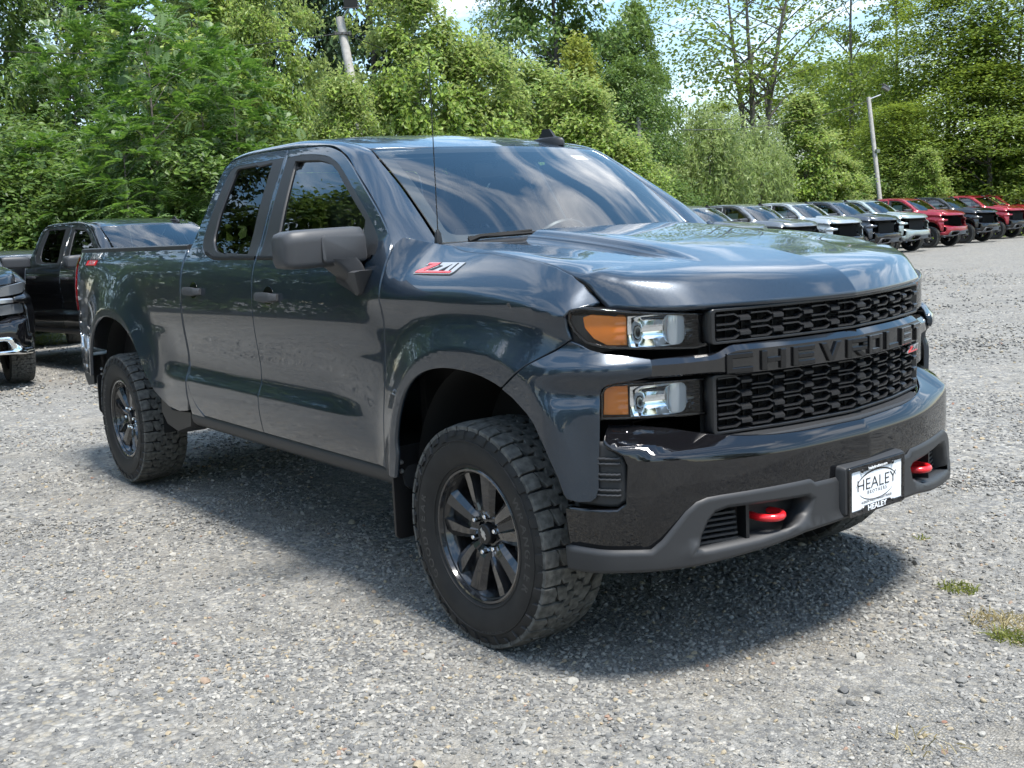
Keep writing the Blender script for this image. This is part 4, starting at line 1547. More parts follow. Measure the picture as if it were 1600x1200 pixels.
# ---- badges
M['badgemetal'] = mat('pale badge metal', (.42, .43, .44), .3, .5)
M['badgered'] = mat('badge red', (.55, .008, .015), .3, 0, .6)
def badge(nm, Mx, par, sc_=1.0):
    rt = empty(nm, parent=par)
    def lay(name, polys, z0, z1, mt, cham=.0008):
        mb = MB()
        for p in polys:
            mb.prism([(x * sc_, y * sc_) for x, y in p], lambda q: (q[0], q[1], z0), lambda q: (q[0], q[1], z1), M=Mx, cham=cham * sc_)
        mb.obj(name, mt, rt, 30)
    # slanted chrome-edged plate, red Z, pale figures
    sl = lambda x, y: (x + y * .45, y)
    base = [sl(-.150, -.036), sl(.135, -.036), sl(.150, -.020), sl(.150, .036), sl(-.120, .036), sl(-.128, .016), sl(-.085, .016), sl(-.150, -.022)]
    lay('badge_base', [base], -.002, .004, M['badgemetal'])
    zred = [sl(-.142, -.031), sl(.130, -.031), sl(.130, -.0195), sl(-.085, -.0195), sl(-.028, .018), sl(-.028, .031), sl(-.114, .031), sl(-.114, .0195), sl(-.070, .0195), sl(-.142, -.0185)]
    lay('badge_letter', [zred], .004, .0062, M['badgered'])
    seven = [sl(-.018, .031), sl(.062, .031), sl(.062, .020), sl(.020, -.014), sl(-.012, -.014), sl(.026, .018), sl(-.018, .018)]
    one = [sl(.074, -.014), sl(.098, -.014), sl(.098, .031), sl(.082, .031), sl(.066, .020), sl(.074, .016)]
    lay('badge_figure', [[sl(-.024, .036), sl(-.022, .018), sl(.016, .013), sl(-.022, -.014), sl(-.060, -.014), sl(-.012, .012), sl(-.034, .020)], [sl(.028, -.016), sl(.068, -.016), sl(.068, .014), sl(.074, .022)], [sl(.104, -.016), sl(.114, -.016), sl(.114, .030), sl(.104, .030)]], .004, .0056, M['blackprint'])
    return rt
def side_frame(x, z):
    p = fs(np.array([x]), np.array([z]))[0]
    px = fs(np.array([x + .02]), np.array([z]))[0]; pz = fs(np.array([x]), np.array([z + .02]))[0]
    ex = Vector(px - p).normalized(); ez = Vector(pz - p).normalized()
    n = ex.cross(ez).normalized()
    ez = n.cross(ex)
    Mx = Matrix((ex, ez, n)).transposed().to_4x4(); Mx.translation = Vector(p)
    return Mx
badge('fender_badge', side_frame(-.235, 1.337), truck, .84)
badge('grille_badge', frame_at(GRL, .475, .955, .008), GR, .36)
# decal near the tail
def decal(x, z):
    Mx = side_frame(x, z)
    mb = MB()
    sl = lambda a, b: (a + b * .25, b)
    o = text_on('decal_lettering', 'TRAIL', .062, 0, 0, 0, M['silver'], truck, .25, 1.0, .0006, Mx @ Matrix.Translation((.012, .022, .0015)), .002, 1.35)
    mb.prism([sl(-.125, -.040), sl(.095, -.040), sl(.095, -.006), sl(-.125, -.006)], lambda q: (q[0], q[1], 0), lambda q: (q[0], q[1], .0015), M=Mx)
    b = mb.obj('decal_panel', M['badgered'], truck, 30)
    text_on('decal_lettering', 'BOSS', .036, 0, 0, 0, M['silver'], b, .25, 1.1, .0004, Mx @ Matrix.Translation((-.018, -.023, .0020)), .001, 1.5)
decal(-4.18, 1.39)
# ------------------------------------------------------------------ lie of the land
def depth_of(x, y): return (np.asarray(x) - CAM[0]) * FWD[0] / .98896 + (np.asarray(y) - CAM[1]) * FWD[1] / .98896


def gz(x, y):
    """the yard is level round the truck and falls a little towards the trees"""
    d = depth_of(x, y)
    return -.30 * (1 - np.exp(-np.maximum(0, d - 5.5) / 14))


def ray(u, v):
    """direction of a sight line through a photo point (used to survey where things stand)"""
    d = FWD * FPX + RGT * (u - 800) - UPV * (v - 600)
    return d / np.linalg.norm(d)


def on_ground(u, v):
    d = ray(u, v)
    z = 0.0
    for _ in range(30):
        t = (z - CAM[2]) / d[2]
        p = CAM + d * t
        z = float(gz(p[0], p[1]))
    return np.array((p[0], p[1], z))


def at_depth(u, v, dep):
    d = ray(u, v)
    return CAM + d * (dep / (d @ FWD))


def stand(u, dep):
    """ground point in the column u of the photo, dep metres away"""
    p = at_depth(u, 349 - (u - 800) * .0511, dep)
    return np.array((p[0], p[1], float(gz(p[0], p[1]))))


# ------------------------------------------------------------------ gravel yard
def ground_material():
    m = bpy.data.materials.new('crushed stone gravel')
    m.use_nodes = True
    nt = m.node_tree
    b = nt.nodes['Principled BSDF']
    b.inputs['Roughness'].default_value = .9
    b.inputs['Specular IOR Level'].default_value = .25
    N, L = nt.nodes.new, nt.links.new
    geo = N('ShaderNodeNewGeometry')
    warp = N('ShaderNodeTexNoise'); warp.inputs['Scale'].default_value = 30; warp.inputs['Detail'].default_value = 2
    L(geo.outputs['Position'], warp.inputs['Vector'])
    wv = N('ShaderNodeMix'); wv.data_type = 'VECTOR'; wv.inputs[0].default_value = .012
    L(geo.outputs['Position'], wv.inputs[4]); L(warp.outputs['Color'], wv.inputs[5])

    def stones(scale, rnd=1.0):
        v = N('ShaderNodeTexVoronoi'); v.inputs['Scale'].default_value = scale; v.inputs['Randomness'].default_value = rnd
        L(wv.outputs[1], v.inputs['Vector'])
        sp = N('ShaderNodeSeparateColor'); L(v.outputs['Color'], sp.inputs[0])
        cr = N('ShaderNodeValToRGB')
        e = cr.color_ramp.elements
        e[0].position, e[0].color = 0, (0.122, 0.123, 0.121, 1)
        e[1].position, e[1].color = 1, (0.374, 0.357, 0.319, 1)
        for p, c in ((.22, (0.165, 0.163, 0.157, 1)), (.5, (0.221, 0.217, 0.202, 1)), (.72, (0.269, 0.260, 0.238, 1)), (.86, (0.305, 0.273, 0.211, 1)), (.9, (0.335, 0.321, 0.289, 1))):
            k = e.new(p); k.color = c
        L(sp.outputs[0], cr.inputs[0])
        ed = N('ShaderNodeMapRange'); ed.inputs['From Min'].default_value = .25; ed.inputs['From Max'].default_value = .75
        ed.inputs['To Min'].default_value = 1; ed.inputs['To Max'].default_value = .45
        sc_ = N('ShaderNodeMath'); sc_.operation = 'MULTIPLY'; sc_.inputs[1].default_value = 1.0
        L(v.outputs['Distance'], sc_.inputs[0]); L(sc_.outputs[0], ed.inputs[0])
        return v, cr, ed
    v1, c1, e1 = stones(46)
    v2, c2, e2 = stones(120)
    big = N('ShaderNodeTexNoise'); big.inputs['Scale'].default_value = .9; big.inputs['Detail'].default_value = 6; big.inputs['Roughness'].default_value = .62
    L(geo.outputs['Position'], big.inputs['Vector'])
    fr = N('ShaderNodeValToRGB'); fr.color_ramp.elements[0].position = .40; fr.color_ramp.elements[1].position = .62
    L(big.outputs['Fac'], fr.inputs[0])
    mixc = N('ShaderNodeMix'); mixc.data_type = 'RGBA'
    L(fr.outputs[0], mixc.inputs[0]); L(c1.outputs[0], mixc.inputs[6]); L(c2.outputs[0], mixc.inputs[7])
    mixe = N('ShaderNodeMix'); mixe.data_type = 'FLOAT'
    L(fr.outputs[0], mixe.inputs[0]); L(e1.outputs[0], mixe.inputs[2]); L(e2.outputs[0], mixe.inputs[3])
    # dusty fines in shallow patches
    du = N('ShaderNodeTexNoise'); du.inputs['Scale'].default_value = 1.7; du.inputs['Detail'].default_value = 8; du.inputs['Roughness'].default_value = .7
    L(geo.outputs['Position'], du.inputs['Vector'])
    dr = N('ShaderNodeValToRGB'); dr.color_ramp.elements[0].position = .50; dr.color_ramp.elements[1].position = .68
    dr.color_ramp.elements[1].color = (0.660, 0.664, 0.667, 1)
    L(du.outputs['Fac'], dr.inputs[0])
    md = N('ShaderNodeMix'); md.data_type = 'RGBA'; md.inputs[7].default_value = (.255, .235, .20, 1)
    L(dr.outputs[0], md.inputs[0]); L(mixc.outputs[2], md.inputs[6])
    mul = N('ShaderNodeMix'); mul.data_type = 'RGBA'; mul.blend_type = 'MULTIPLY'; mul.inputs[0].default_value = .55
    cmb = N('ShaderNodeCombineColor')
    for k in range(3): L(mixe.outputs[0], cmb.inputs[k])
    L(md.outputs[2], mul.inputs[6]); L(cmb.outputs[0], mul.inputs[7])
    mo = N('ShaderNodeTexNoise'); mo.inputs['Scale'].default_value = 9; mo.inputs['Detail'].default_value = 7; mo.inputs['Roughness'].default_value = .75
    L(geo.outputs['Position'], mo.inputs['Vector'])
    mm = N('ShaderNodeMapRange'); mm.inputs['From Min'].default_value = .3; mm.inputs['From Max'].default_value = .7; mm.inputs['To Min'].default_value = .62; mm.inputs['To Max'].default_value = 1.3
    L(mo.outputs['Fac'], mm.inputs[0])
    mul2 = N('ShaderNodeMix'); mul2.data_type = 'RGBA'; mul2.blend_type = 'MULTIPLY'; mul2.inputs[0].default_value = 1
    cm2 = N('ShaderNodeCombineColor')
    for k in range(3): L(mm.outputs[0], cm2.inputs[k])
    L(mul.outputs[2], mul2.inputs[6]); L(cm2.outputs[0], mul2.inputs[7])
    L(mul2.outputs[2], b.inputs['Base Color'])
    h = N('ShaderNodeMath'); h.operation = 'ADD'
    L(mixe.outputs[0], h.inputs[0]); L(warp.outputs['Fac'], h.inputs[1])
    bp = N('ShaderNodeBump'); bp.inputs['Strength'].default_value = .75; bp.inputs['Distance'].default_value = .012
    L(h.outputs[0], bp.inputs['Height']); L(bp.outputs[0], b.inputs['Normal'])
    return m


def build_ground():
    a = np.concatenate([[-1500, -300, -100, -50, -25, -12, -6, -2], np.arange(0, 30, .75), np.arange(30, 80, 4), [90, 110, 150, 250, 600, 1600]])
    l = np.concatenate([[-1600, -500, -200, -100], np.arange(-60, 61, 2.0), [100, 200, 500, 1600]])
    D, Lt = np.meshgrid(a, l, indexing='ij')
    f2 = FWD[:2] / np.linalg.norm(FWD[:2]); r2 = np.array((-f2[1], f2[0])) * -1
    X = CAM[0] + D * f2[0] + Lt * r2[0]; Y = CAM[1] + D * f2[1] + Lt * r2[1]
    und = .012 * np.sin(X * .9 + 1) * np.cos(Y * .7) * (np.hypot(X + 1.8, Y) > 5)
    Z = gz(X, Y) + und * (D > 7) * (D < 60)
    n0, n1 = X.shape
    vs = np.stack([X, Y, Z], -1).reshape(-1, 3)
    fs_ = [(i * n1 + j, i * n1 + j + 1, (i + 1) * n1 + j + 1, (i + 1) * n1 + j) for i in range(n0 - 1) for j in range(n1 - 1)]
    me = bpy.data.meshes.new('ground'); me.from_pydata(vs.tolist(), [], fs_)
    me.polygons.foreach_set('use_smooth', [True] * len(me.polygons))
    me.update()
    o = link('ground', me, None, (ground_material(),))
    if me.polygons[0].normal.z < 0: me.flip_normals()
    tag(o, kind='structure')


build_ground()


def build_stones():
    """loose stones: real pebbles scattered thickly near the viewer, thinning with distance"""
    m = bpy.data.materials.new('loose stone')
    m.use_nodes = True
    nt = m.node_tree
    b = nt.nodes['Principled BSDF']; b.inputs['Roughness'].default_value = .85; b.inputs['Specular IOR Level'].default_value = .3
    oi = nt.nodes.new('ShaderNodeObjectInfo')
    cr = nt.nodes.new('ShaderNodeValToRGB')
    cr.color_ramp.interpolation = 'LINEAR'
    e = cr.color_ramp.elements
    e[0].position, e[0].color = 0, (0.104, 0.104, 0.103, 1)
    e[1].position, e[1].color = 1, (0.238, 0.127, 0.091, 1)
    for p, c in ((.2, (0.145, 0.144, 0.138)), (.45, (0.194, 0.190, 0.178)), (.65, (0.241, 0.233, 0.215)), (.82, (0.292, 0.282, 0.256)), (.935, (0.347, 0.331, 0.296)), (.95, (0.286, 0.249, 0.182)), (.985, (0.300, 0.243, 0.160)), (.996, (0.261, 0.193, 0.147))):
        k = e.new(p); k.color = (*c, 1)
    nt.links.new(oi.outputs['Random'], cr.inputs[0])
    tc = nt.nodes.new('ShaderNodeTexCoord')
    nz = nt.nodes.new('ShaderNodeTexNoise'); nz.inputs['Scale'].default_value = 3.0; nz.inputs['Detail'].default_value = 5
    nt.links.new(tc.outputs['Object'], nz.inputs['Vector'])
    mr = nt.nodes.new('ShaderNodeMapRange'); mr.inputs['To Min'].default_value = .72; mr.inputs['To Max'].default_value = 1.2
    nt.links.new(nz.outputs['Fac'], mr.inputs[0])
    mx = nt.nodes.new('ShaderNodeMix'); mx.data_type = 'RGBA'; mx.blend_type = 'MULTIPLY'; mx.inputs[0].default_value = 1
    cb_ = nt.nodes.new('ShaderNodeCombineColor')
    for k in range(3): nt.links.new(mr.outputs[0], cb_.inputs[k])
    nt.links.new(cr.outputs[0], mx.inputs[6]); nt.links.new(cb_.outputs[0], mx.inputs[7])
    nt.links.new(mx.outputs[2], b.inputs['Base Color'])
    rocks = bpy.data.collections.new('stone_shapes')
    import bmesh
    rr = np.random.default_rng(3)
    for k in range(7):
        bm = bmesh.new()
        bmesh.ops.create_icosphere(bm, subdivisions=2, radius=1)
        cuts = [(Vector(rr.normal(size=3)).normalized(), .55 + .3 * rr.random()) for _ in range(9)]
        sx, sy, sz = 1, .65 + .3 * rr.random(), .42 + .25 * rr.random()
        for v in bm.verts:
            for n, d in cuts:
                t = v.co.dot(n)
                if t > d: v.co -= n * (t - d) * .9
            v.co = Vector((v.co.x * sx, v.co.y * sy, v.co.z * sz)) * (1 + .05 * rr.normal())
        me = bpy.data.meshes.new('stone_shape'); bm.to_mesh(me); bm.free()
        me.polygons.foreach_set('use_smooth', [True] * len(me.polygons))
        me.set_sharp_from_angle(angle=R(38))
        me.materials.append(m)
        rocks.objects.link(bpy.data.objects.new('stone_shape', me))
    f2 = FWD[:2] / np.linalg.norm(FWD[:2]); l2 = np.array((-f2[1], f2[0]))
    pts, scl = [], []
    for r0, r1, dens, s0, s1, cl in ((1.2, 4.2, 5200, .0036, .0125, 1), (4.2, 6.5, 2600, .0045, .014, 1), (6.5, 10, 900, .007, .018, 1), (10, 18, 230, .011, .024, .6), (18, 30, 55, .016, .032, .6), (1.2, 9, 14, .014, .025, 0)):
        half = R(62) if r0 < 4.3 else R(72) if r0 < 6.6 else R(58)
        A = half * (r1 * r1 - r0 * r0)
        n = int(A * dens)
        r = np.sqrt(rr.random(n) * (r1 * r1 - r0 * r0) + r0 * r0)
        a = (rr.random(n) * 2 - 1) * half
        xy = CAM[:2] + (r * np.cos(a))[:, None] * f2 + (r * np.sin(a))[:, None] * l2
        if cl:
            q = np.sin(xy[:, 0] * 1.9 + np.sin(xy[:, 1] * 1.3) * 1.7) * np.sin(xy[:, 1] * 2.3 + np.sin(xy[:, 0] * 1.1 + 2) * 1.9) + .6 * np.sin(xy[:, 0] * 5.1 + xy[:, 1] * 3.7) * np.sin(xy[:, 1] * 6.3 - xy[:, 0] * 2.9)
            lane = np.minimum(np.abs(xy[:, 1] + 2.15 - .16 * xy[:, 0] + .12 * np.sin(xy[:, 0] * .8)), np.abs(xy[:, 1] + 3.75 - .16 * xy[:, 0] + .12 * np.sin(xy[:, 0] * .8 + .4)))
            q = q - 1.1 * np.exp(-(lane / .22) ** 2)
            keep = rr.random(n) < np.clip(.68 + .55 * q, .10, 1)
            xy = xy[keep]
        n = len(xy)
        s = s0 + (s1 - s0) * rr.random(n) ** 2.2
        # nothing inside the tyres
        for wx, wy in ((0, -.862), (0, .862), (RX, -.862), (RX, .862)):
            ok = ~((np.abs(xy[:, 0] - wx) < .10) & (np.abs(xy[:, 1] - wy) < .13))
            xy, s = xy[ok], s[ok]
        pts.append(np.column_stack([xy, gz(xy[:, 0], xy[:, 1]) + s * .12])); scl.append(s)
    P_ = np.concatenate(pts); S__ = np.concatenate(scl)
    n = len(P_)
    me = bpy.data.meshes.new('loose_gravel')
    me.from_pydata(P_.tolist(), [], [])
    at = me.attributes.new('size', 'FLOAT', 'POINT'); at.data.foreach_set('value', S__)
    rot = np.column_stack([rr.normal(0, .35, n), rr.normal(0, .35, n), rr.random(n) * 6.28])
    at = me.attributes.new('turn', 'FLOAT_VECTOR', 'POINT'); at.data.foreach_set('vector', rot.ravel())
    at = me.attributes.new('pick', 'INT', 'POINT'); at.data.foreach_set('value', rr.integers(0, 7, n).astype(np.int32))
    o = link('loose_gravel', me, None, (m,))
    tag(o, 'loose grey, white and tan stones strewn over the gravel yard', 'gravel', kind='stuff')
    ng = bpy.data.node_groups.new('scatter_stones', 'GeometryNodeTree')
    ng.interface.new_socket('Geometry', in_out='INPUT', socket_type='NodeSocketGeometry')
    ng.interface.new_socket('Geometry', in_out='OUTPUT', socket_type='NodeSocketGeometry')
    gi, go = ng.nodes.new('NodeGroupInput'), ng.nodes.new('NodeGroupOutput')
    ci = ng.nodes.new('GeometryNodeCollectionInfo'); ci.inputs['Collection'].default_value = rocks
    ci.inputs['Separate Children'].default_value = True; ci.inputs['Reset Children'].default_value = True
    ip = ng.nodes.new('GeometryNodeInstanceOnPoints'); ip.inputs['Pick Instance'].default_value = True
    def attr(nm, t):
        a = ng.nodes.new('GeometryNodeInputNamedAttribute'); a.data_type = t; a.inputs['Name'].default_value = nm
        return a.outputs['Attribute']
    ng.links.new(gi.outputs[0], ip.inputs['Points'])
    ng.links.new(ci.outputs[0], ip.inputs['Instance'])
    ng.links.new(attr('pick', 'INT'), ip.inputs['Instance Index'])
    e2r = ng.nodes.new('FunctionNodeEulerToRotation')
    ng.links.new(attr('turn', 'FLOAT_VECTOR'), e2r.inputs[0])
    ng.links.new(e2r.outputs[0], ip.inputs['Rotation'])
    ng.links.new(attr('size', 'FLOAT'), ip.inputs['Scale'])
    ng.links.new(ip.outputs[0], go.inputs[0])
    md = o.modifiers.new('scatter', 'NODES'); md.node_group = ng
    return n


build_stones()


# ------------------------------------------------------------------ weeds in the gravel
def leafmat(name, c0, c1, under=None, transl=.35, rough=.45):
    """leaf: tone differs from leaf to leaf, paler under side, some light passes through"""
    m = bpy.data.materials.new(name)
    m.use_nodes = True
    nt = m.node_tree
    nt.nodes.clear()
    N, L = nt.nodes.new, nt.links.new
    o = N('ShaderNodeOutputMaterial')
    g = N('ShaderNodeNewGeometry')
    cr = N('ShaderNodeValToRGB')
    cr.color_ramp.elements[0].color = (*c0, 1); cr.color_ramp.elements[1].color = (*c1, 1)
    L(g.outputs['Random Per Island'], cr.inputs[0])
    col = cr.outputs[0]
    if under:
        mx = N('ShaderNodeMix'); mx.data_type = 'RGBA'; mx.inputs[7].default_value = (*under, 1)
        L(g.outputs['Backfacing'], mx.inputs[0]); L(col, mx.inputs[6])
        col = mx.outputs[2]
    p = N('ShaderNodeBsdfPrincipled'); p.inputs['Roughness'].default_value = rough; p.inputs['Specular IOR Level'].default_value = .35
    L(col, p.inputs['Base Color'])
    t = N('ShaderNodeBsdfTranslucent')
    hs = N('ShaderNodeHueSaturation'); hs.inputs['Value'].default_value = 1.5; hs.inputs['Saturation'].default_value = 1.15; hs.inputs['Hue'].default_value = .49
    L(col, hs.inputs['Color']); L(hs.outputs[0], t.inputs[0])
    ms = N('ShaderNodeMixShader'); ms.inputs[0].default_value = transl
    L(p.outputs[0], ms.inputs[1]); L(t.outputs[0], ms.inputs[2]); L(ms.outputs[0], o.inputs[0])
    return m


M['weed'] = leafmat('weed blades', (.10, .13, .025), (.24, .25, .07))
M['dryweed'] = leafmat('dry blades', (.26, .22, .11), (.40, .34, .19))


def tuft(u, v, w, h, n, mt, label, seed):
    c = on_ground(u, v)
    rr = np.random.default_rng(seed)
    mb = MB()
    for i in range(n):
        a = rr.random() * 6.28
        r = w * math.sqrt(rr.random())
        b = Vector((math.cos(a) * r, math.sin(a) * r * .8, -.004))
        lean = Vector((rr.normal() * .8, rr.normal() * .8, 1)).normalized()
        L_ = h * (.5 + .8 * rr.random())
        sd_ = lean.cross(Vector((rr.normal(), rr.normal(), .2))).normalized() * .0022
        p1, p2 = b + lean * L_ * .55, b + lean * L_ * .85 + Vector((lean.x, lean.y, -.35)) * L_ * .35
        mb.add([b - sd_, b + sd_, p1 + sd_ * .9, p1 - sd_ * .9, p2], [(0, 1, 2, 3), (3, 2, 4)])
    o = mb.obj('grass_tuft', mt, None, None, tuple(c), recalc=False)
    tag(o, label, 'grass', kind='stuff')


tuft(1498, 921, .075, .045, 150, M['weed'], 'small yellow-green grass tuft in the gravel right of the bumper', 1)
tuft(1566, 975, .13, .05, 240, M['dryweed'], 'larger dry grass patch at the right edge of the gravel', 2)
tuft(1580, 1000, .07, .06, 120, M['weed'], 'green blades below the dry grass patch at the right edge', 5)
tuft(1452, 1168, .10, .06, 26, M['dryweed'], 'sparse straw-coloured grass near the bottom right corner', 3)
tuft(95, 530, 1.3, .13, 2200, M['weed'], 'strip of weeds under the black pickup behind the tailgate', 4)
tuft(1440, 842, .03, .03, 30, M['weed'], 'tiny green sprout in the gravel ahead of the licence plate', 6)

# ------------------------------------------------------------------ trees
BARK = mat('bark', (.10, .085, .07), .9, bump=(14, .8, .03), vary=(6, (.17, .155, .135)))
BARKD = mat('dark bark', (.055, .047, .04), .9, bump=(14, .8, .03), vary=(6, (.10, .09, .078)))
LM = {
    'maple': leafmat('maple leaves', (.035, .08, .014), (.135, .215, .04), (.12, .18, .055)),
    'dark': leafmat('dark tree leaves', (.03, .06, .017), (.075, .125, .035), (.05, .075, .035), .25),
    'ailanthus': leafmat('feathery leaflets', (.04, .105, .025), (.18, .30, .075), (.15, .23, .09)),
    'sycamore': leafmat('pale sycamore leaves', (.055, .115, .012), (.25, .345, .05), (.34, .40, .17), .32),
    'willow': leafmat('silvery willow leaves', (.13, .185, .04), (.25, .32, .10), (.30, .36, .18), .35),
    'locust': leafmat('locust leaves', (.06, .11, .014), (.22, .295, .045), (.17, .225, .055), .42),
    'vine': leafmat('sunlit vine leaves', (.13, .175, .018), (.25, .28, .04), (.22, .25, .07), .45),
}


def leaves(mb_v, mb_f, c, d, n, size, rr, up=.5, lens=1.7, od=None):
    """n leaf blades round c, spread d; each a folded diamond"""
    P_ = c + rr.normal(size=(n, 3)) * d
    nrm = rr.normal(size=(n, 3)); nrm[:, 2] = np.abs(nrm[:, 2]) + up
    if od is not None: nrm = nrm + od * 1.1
    nrm /= np.linalg.norm(nrm, axis=1)[:, None]
    ax = rr.normal(size=(n, 3)); ax[:, 2] -= .35
    ax -= (ax * nrm).sum(1)[:, None] * nrm
    ax /= np.linalg.norm(ax, axis=1)[:, None] + 1e-9
    sd_ = np.cross(nrm, ax)
    s = size * (.6 + .8 * rr.random(n))[:, None]
    b0 = P_ - ax * s * .5 * lens
    tip = P_ + ax * s * .5 * lens - nrm * s * .15
    l = P_ + sd_ * s * .5 + nrm * s * .10
    r = P_ - sd_ * s * .5 + nrm * s * .10
    k = sum(len(x) for x in mb_v)
    mb_v.append(np.stack([b0, l, tip, r], 1).reshape(-1, 3))
    idx = k + np.arange(n)[:, None] * 4
    mb_f.append(np.concatenate([idx + 0, idx + 3, idx + 2, idx + 1], 1))


def fronds(mb_v, mb_f, c, out_dir, n, length, rr):
    """feather-shaped compound leaves arching out and down from a twig end"""
    for i in range(n):
        a = rr.random() * 6.28
        d = np.array((math.cos(a), math.sin(a), .35 * rr.normal() + .1)) + out_dir * .9
        d /= np.linalg.norm(d)
        side = np.cross(d, (0, 0, 1.0)); side /= np.linalg.norm(side) + 1e-9
        L_ = length * (.7 + .6 * rr.random())
        m = 9
        t = np.linspace(.18, 1, m)
        ax = c + np.outer(t * L_, d) + np.outer(t ** 2 * L_ * -.42, (0, 0, 1.0))
        lw = L_ * .20 * np.sin(np.clip(t * 1.05, 0, 1) * PI * .86 + .35)
        vs = []
        for sg in (-1, 1):
            dirv = side * sg + d * .38 - np.array((0, 0, .30))
            dirv = dirv / np.linalg.norm(dirv)
            b = ax
            tip = ax + dirv * lw[:, None]
            mid = ax + dirv * lw[:, None] * .45
            w = d * L_ * .040
            vs.append(np.stack([b, mid + w, tip, mid - w], 1) if sg > 0 else np.stack([b, mid - w, tip, mid + w], 1))
        v = np.concatenate(vs).reshape(-1, 3)
        k = sum(len(x) for x in mb_v)
        nq = len(v) // 4
        idx = k + np.arange(nq)[:, None] * 4
        mb_v.append(v); mb_f.append(np.concatenate([idx, idx + 1, idx + 2, idx + 3], 1))


def tree_meshes(seed, h, rad, kind, style='blob', base=.25, n_cl=150, per=60, size=.13, trunk_r=.16, shape=1.0, forks=1, sparse=1.0, skirt=0.0):
    """one tree: tapered trunk with limbs that end in leaf clumps; h height, rad crown radius, base = where the crown starts (share of h)"""
    rr = np.random.default_rng(seed)
    wood = MB()
    tips = []
    z0 = h * base
    cz, hz = (h + z0) / 2, (h - z0) / 2

    def inside_crown(p):
        t = (p[2] - cz) / hz
        rmax = rad * max(.05, (1 - abs(t) ** 2.2)) ** .5 * (1 - .25 * shape * t)
        return rmax
    # clump centres, uneven outline by lobes
    lobes = [(rr.normal(size=3), .55 + .75 * rr.random()) for _ in range(9)]
    C_ = []
    tries = 0
    while len(C_) < n_cl and tries < n_cl * 30:
        tries += 1
        t = rr.random() * 2 - 1
        rm = rad * max(.05, (1 - abs(t) ** 2.2)) ** .5 * (1 - .25 * shape * t)
        a = rr.random() * 6.28
        q = np.array((math.cos(a), math.sin(a), t))
        g = 1.0
        for ld, lw in lobes:
            ld = ld / np.linalg.norm(ld)
            g += .42 * lw * max(0, (q / np.linalg.norm(q)) @ ld) ** 5 - .055
        r = rm * g * (.35 + .65 * rr.random() ** .5)
        C_.append(np.array((math.cos(a) * r, math.sin(a) * r, cz + t * hz * (.92 + .12 * g))))
    if skirt:
        for _ in range(int(n_cl * skirt)):
            a = rr.random() * 6.28; r = rad * (.5 + .5 * rr.random())
            C_.append(np.array((math.cos(a) * r, math.sin(a) * r, z0 * (.1 + .9 * rr.random()))))
    # trunk and limbs
    th = h * .82
    stems = []
    for f in range(forks):
        a = f * 6.28 / forks + rr.random()
        lean = .0 if forks == 1 else .12 + .24 * rr.random()
        pts = []
        for k in range(9):
            t = k / 8
            pts.append((math.cos(a) * lean * th * t ** 1.3 * .8 + rr.normal() * .05 * t, math.sin(a) * lean * th * t ** 1.3 * .8 + rr.normal() * .05 * t, th * t))
        stems.append(pts)
        wood.tube(pts, [trunk_r * (1 - .86 * (k / 8)) * (1.25 if k == 0 else 1) / (1 if forks == 1 else 1.25) for k in range(9)], 9)
    pick = rr.permutation(len(C_))[:int(26 + 8 * forks)]
    for i in pick:
        c = C_[i]
        st = stems[rr.integers(0, forks)]
        zz = max(h * .12, c[2] - (.25 + .35 * rr.random()) * math.hypot(c[0], c[1]) - .1 * h * rr.random())
        k = min(8, max(0, zz / th * 8)); k0 = int(min(7, k)); fr_ = k - k0
        p = np.array(st[k0]) * (1 - fr_) + np.array(st[k0 + 1]) * fr_
        mid = p * .5 + c * .5 + np.array((0, 0, .06 * np.linalg.norm(c - p))) + rr.normal(size=3) * .08
        r0 = trunk_r * (1 - .86 * min(1, zz / th)) * .5
        wood.tube([tuple(p), tuple(p * .75 + mid * .25 + rr.normal(size=3) * .03), tuple(mid), tuple(c)], [r0, r0 * .8, r0 * .5, .008], 6)
    V_, F_a = [], []
    for c in C_:
        g = .7 + .7 * rr.random()
        od = np.array((c[0], c[1], (c[2] - cz) * .6)); od = od / (np.linalg.norm(od) + 1e-9)
        if style == 'frond':
            fronds(V_, F_a, c, od, int(per * g), size, rr)
        elif style == 'layer':
            leaves(V_, F_a, c, np.array((.46, .46, .20)) * g * rad / 3.2, int(per * g * sparse), size, rr, .9, 1.7, od)
        elif style == 'droop':
            for k in range(5):
                cc = c + rr.normal(size=3) * (.35, .35, .25)
                leaves(V_, F_a, cc - np.array((0, 0, .25)), np.array((.10, .10, .42)) * g, int(per / 5), size, rr, .1, 3.2, od)
        else:
            leaves(V_, F_a, c + od * .12, np.array((.27, .27, .22)) * g * (rad / 3.0) ** .5, int(per * g * sparse), size, rr, .6, 1.7, od)
    V_ = np.concatenate(V_); F_a = np.concatenate(F_a)
    me = bpy.data.meshes.new('crown')
    me.from_pydata(V_.tolist(), [], F_a.tolist())
    me.materials.append(LM[kind])
    return wood, me


PROTO = {}


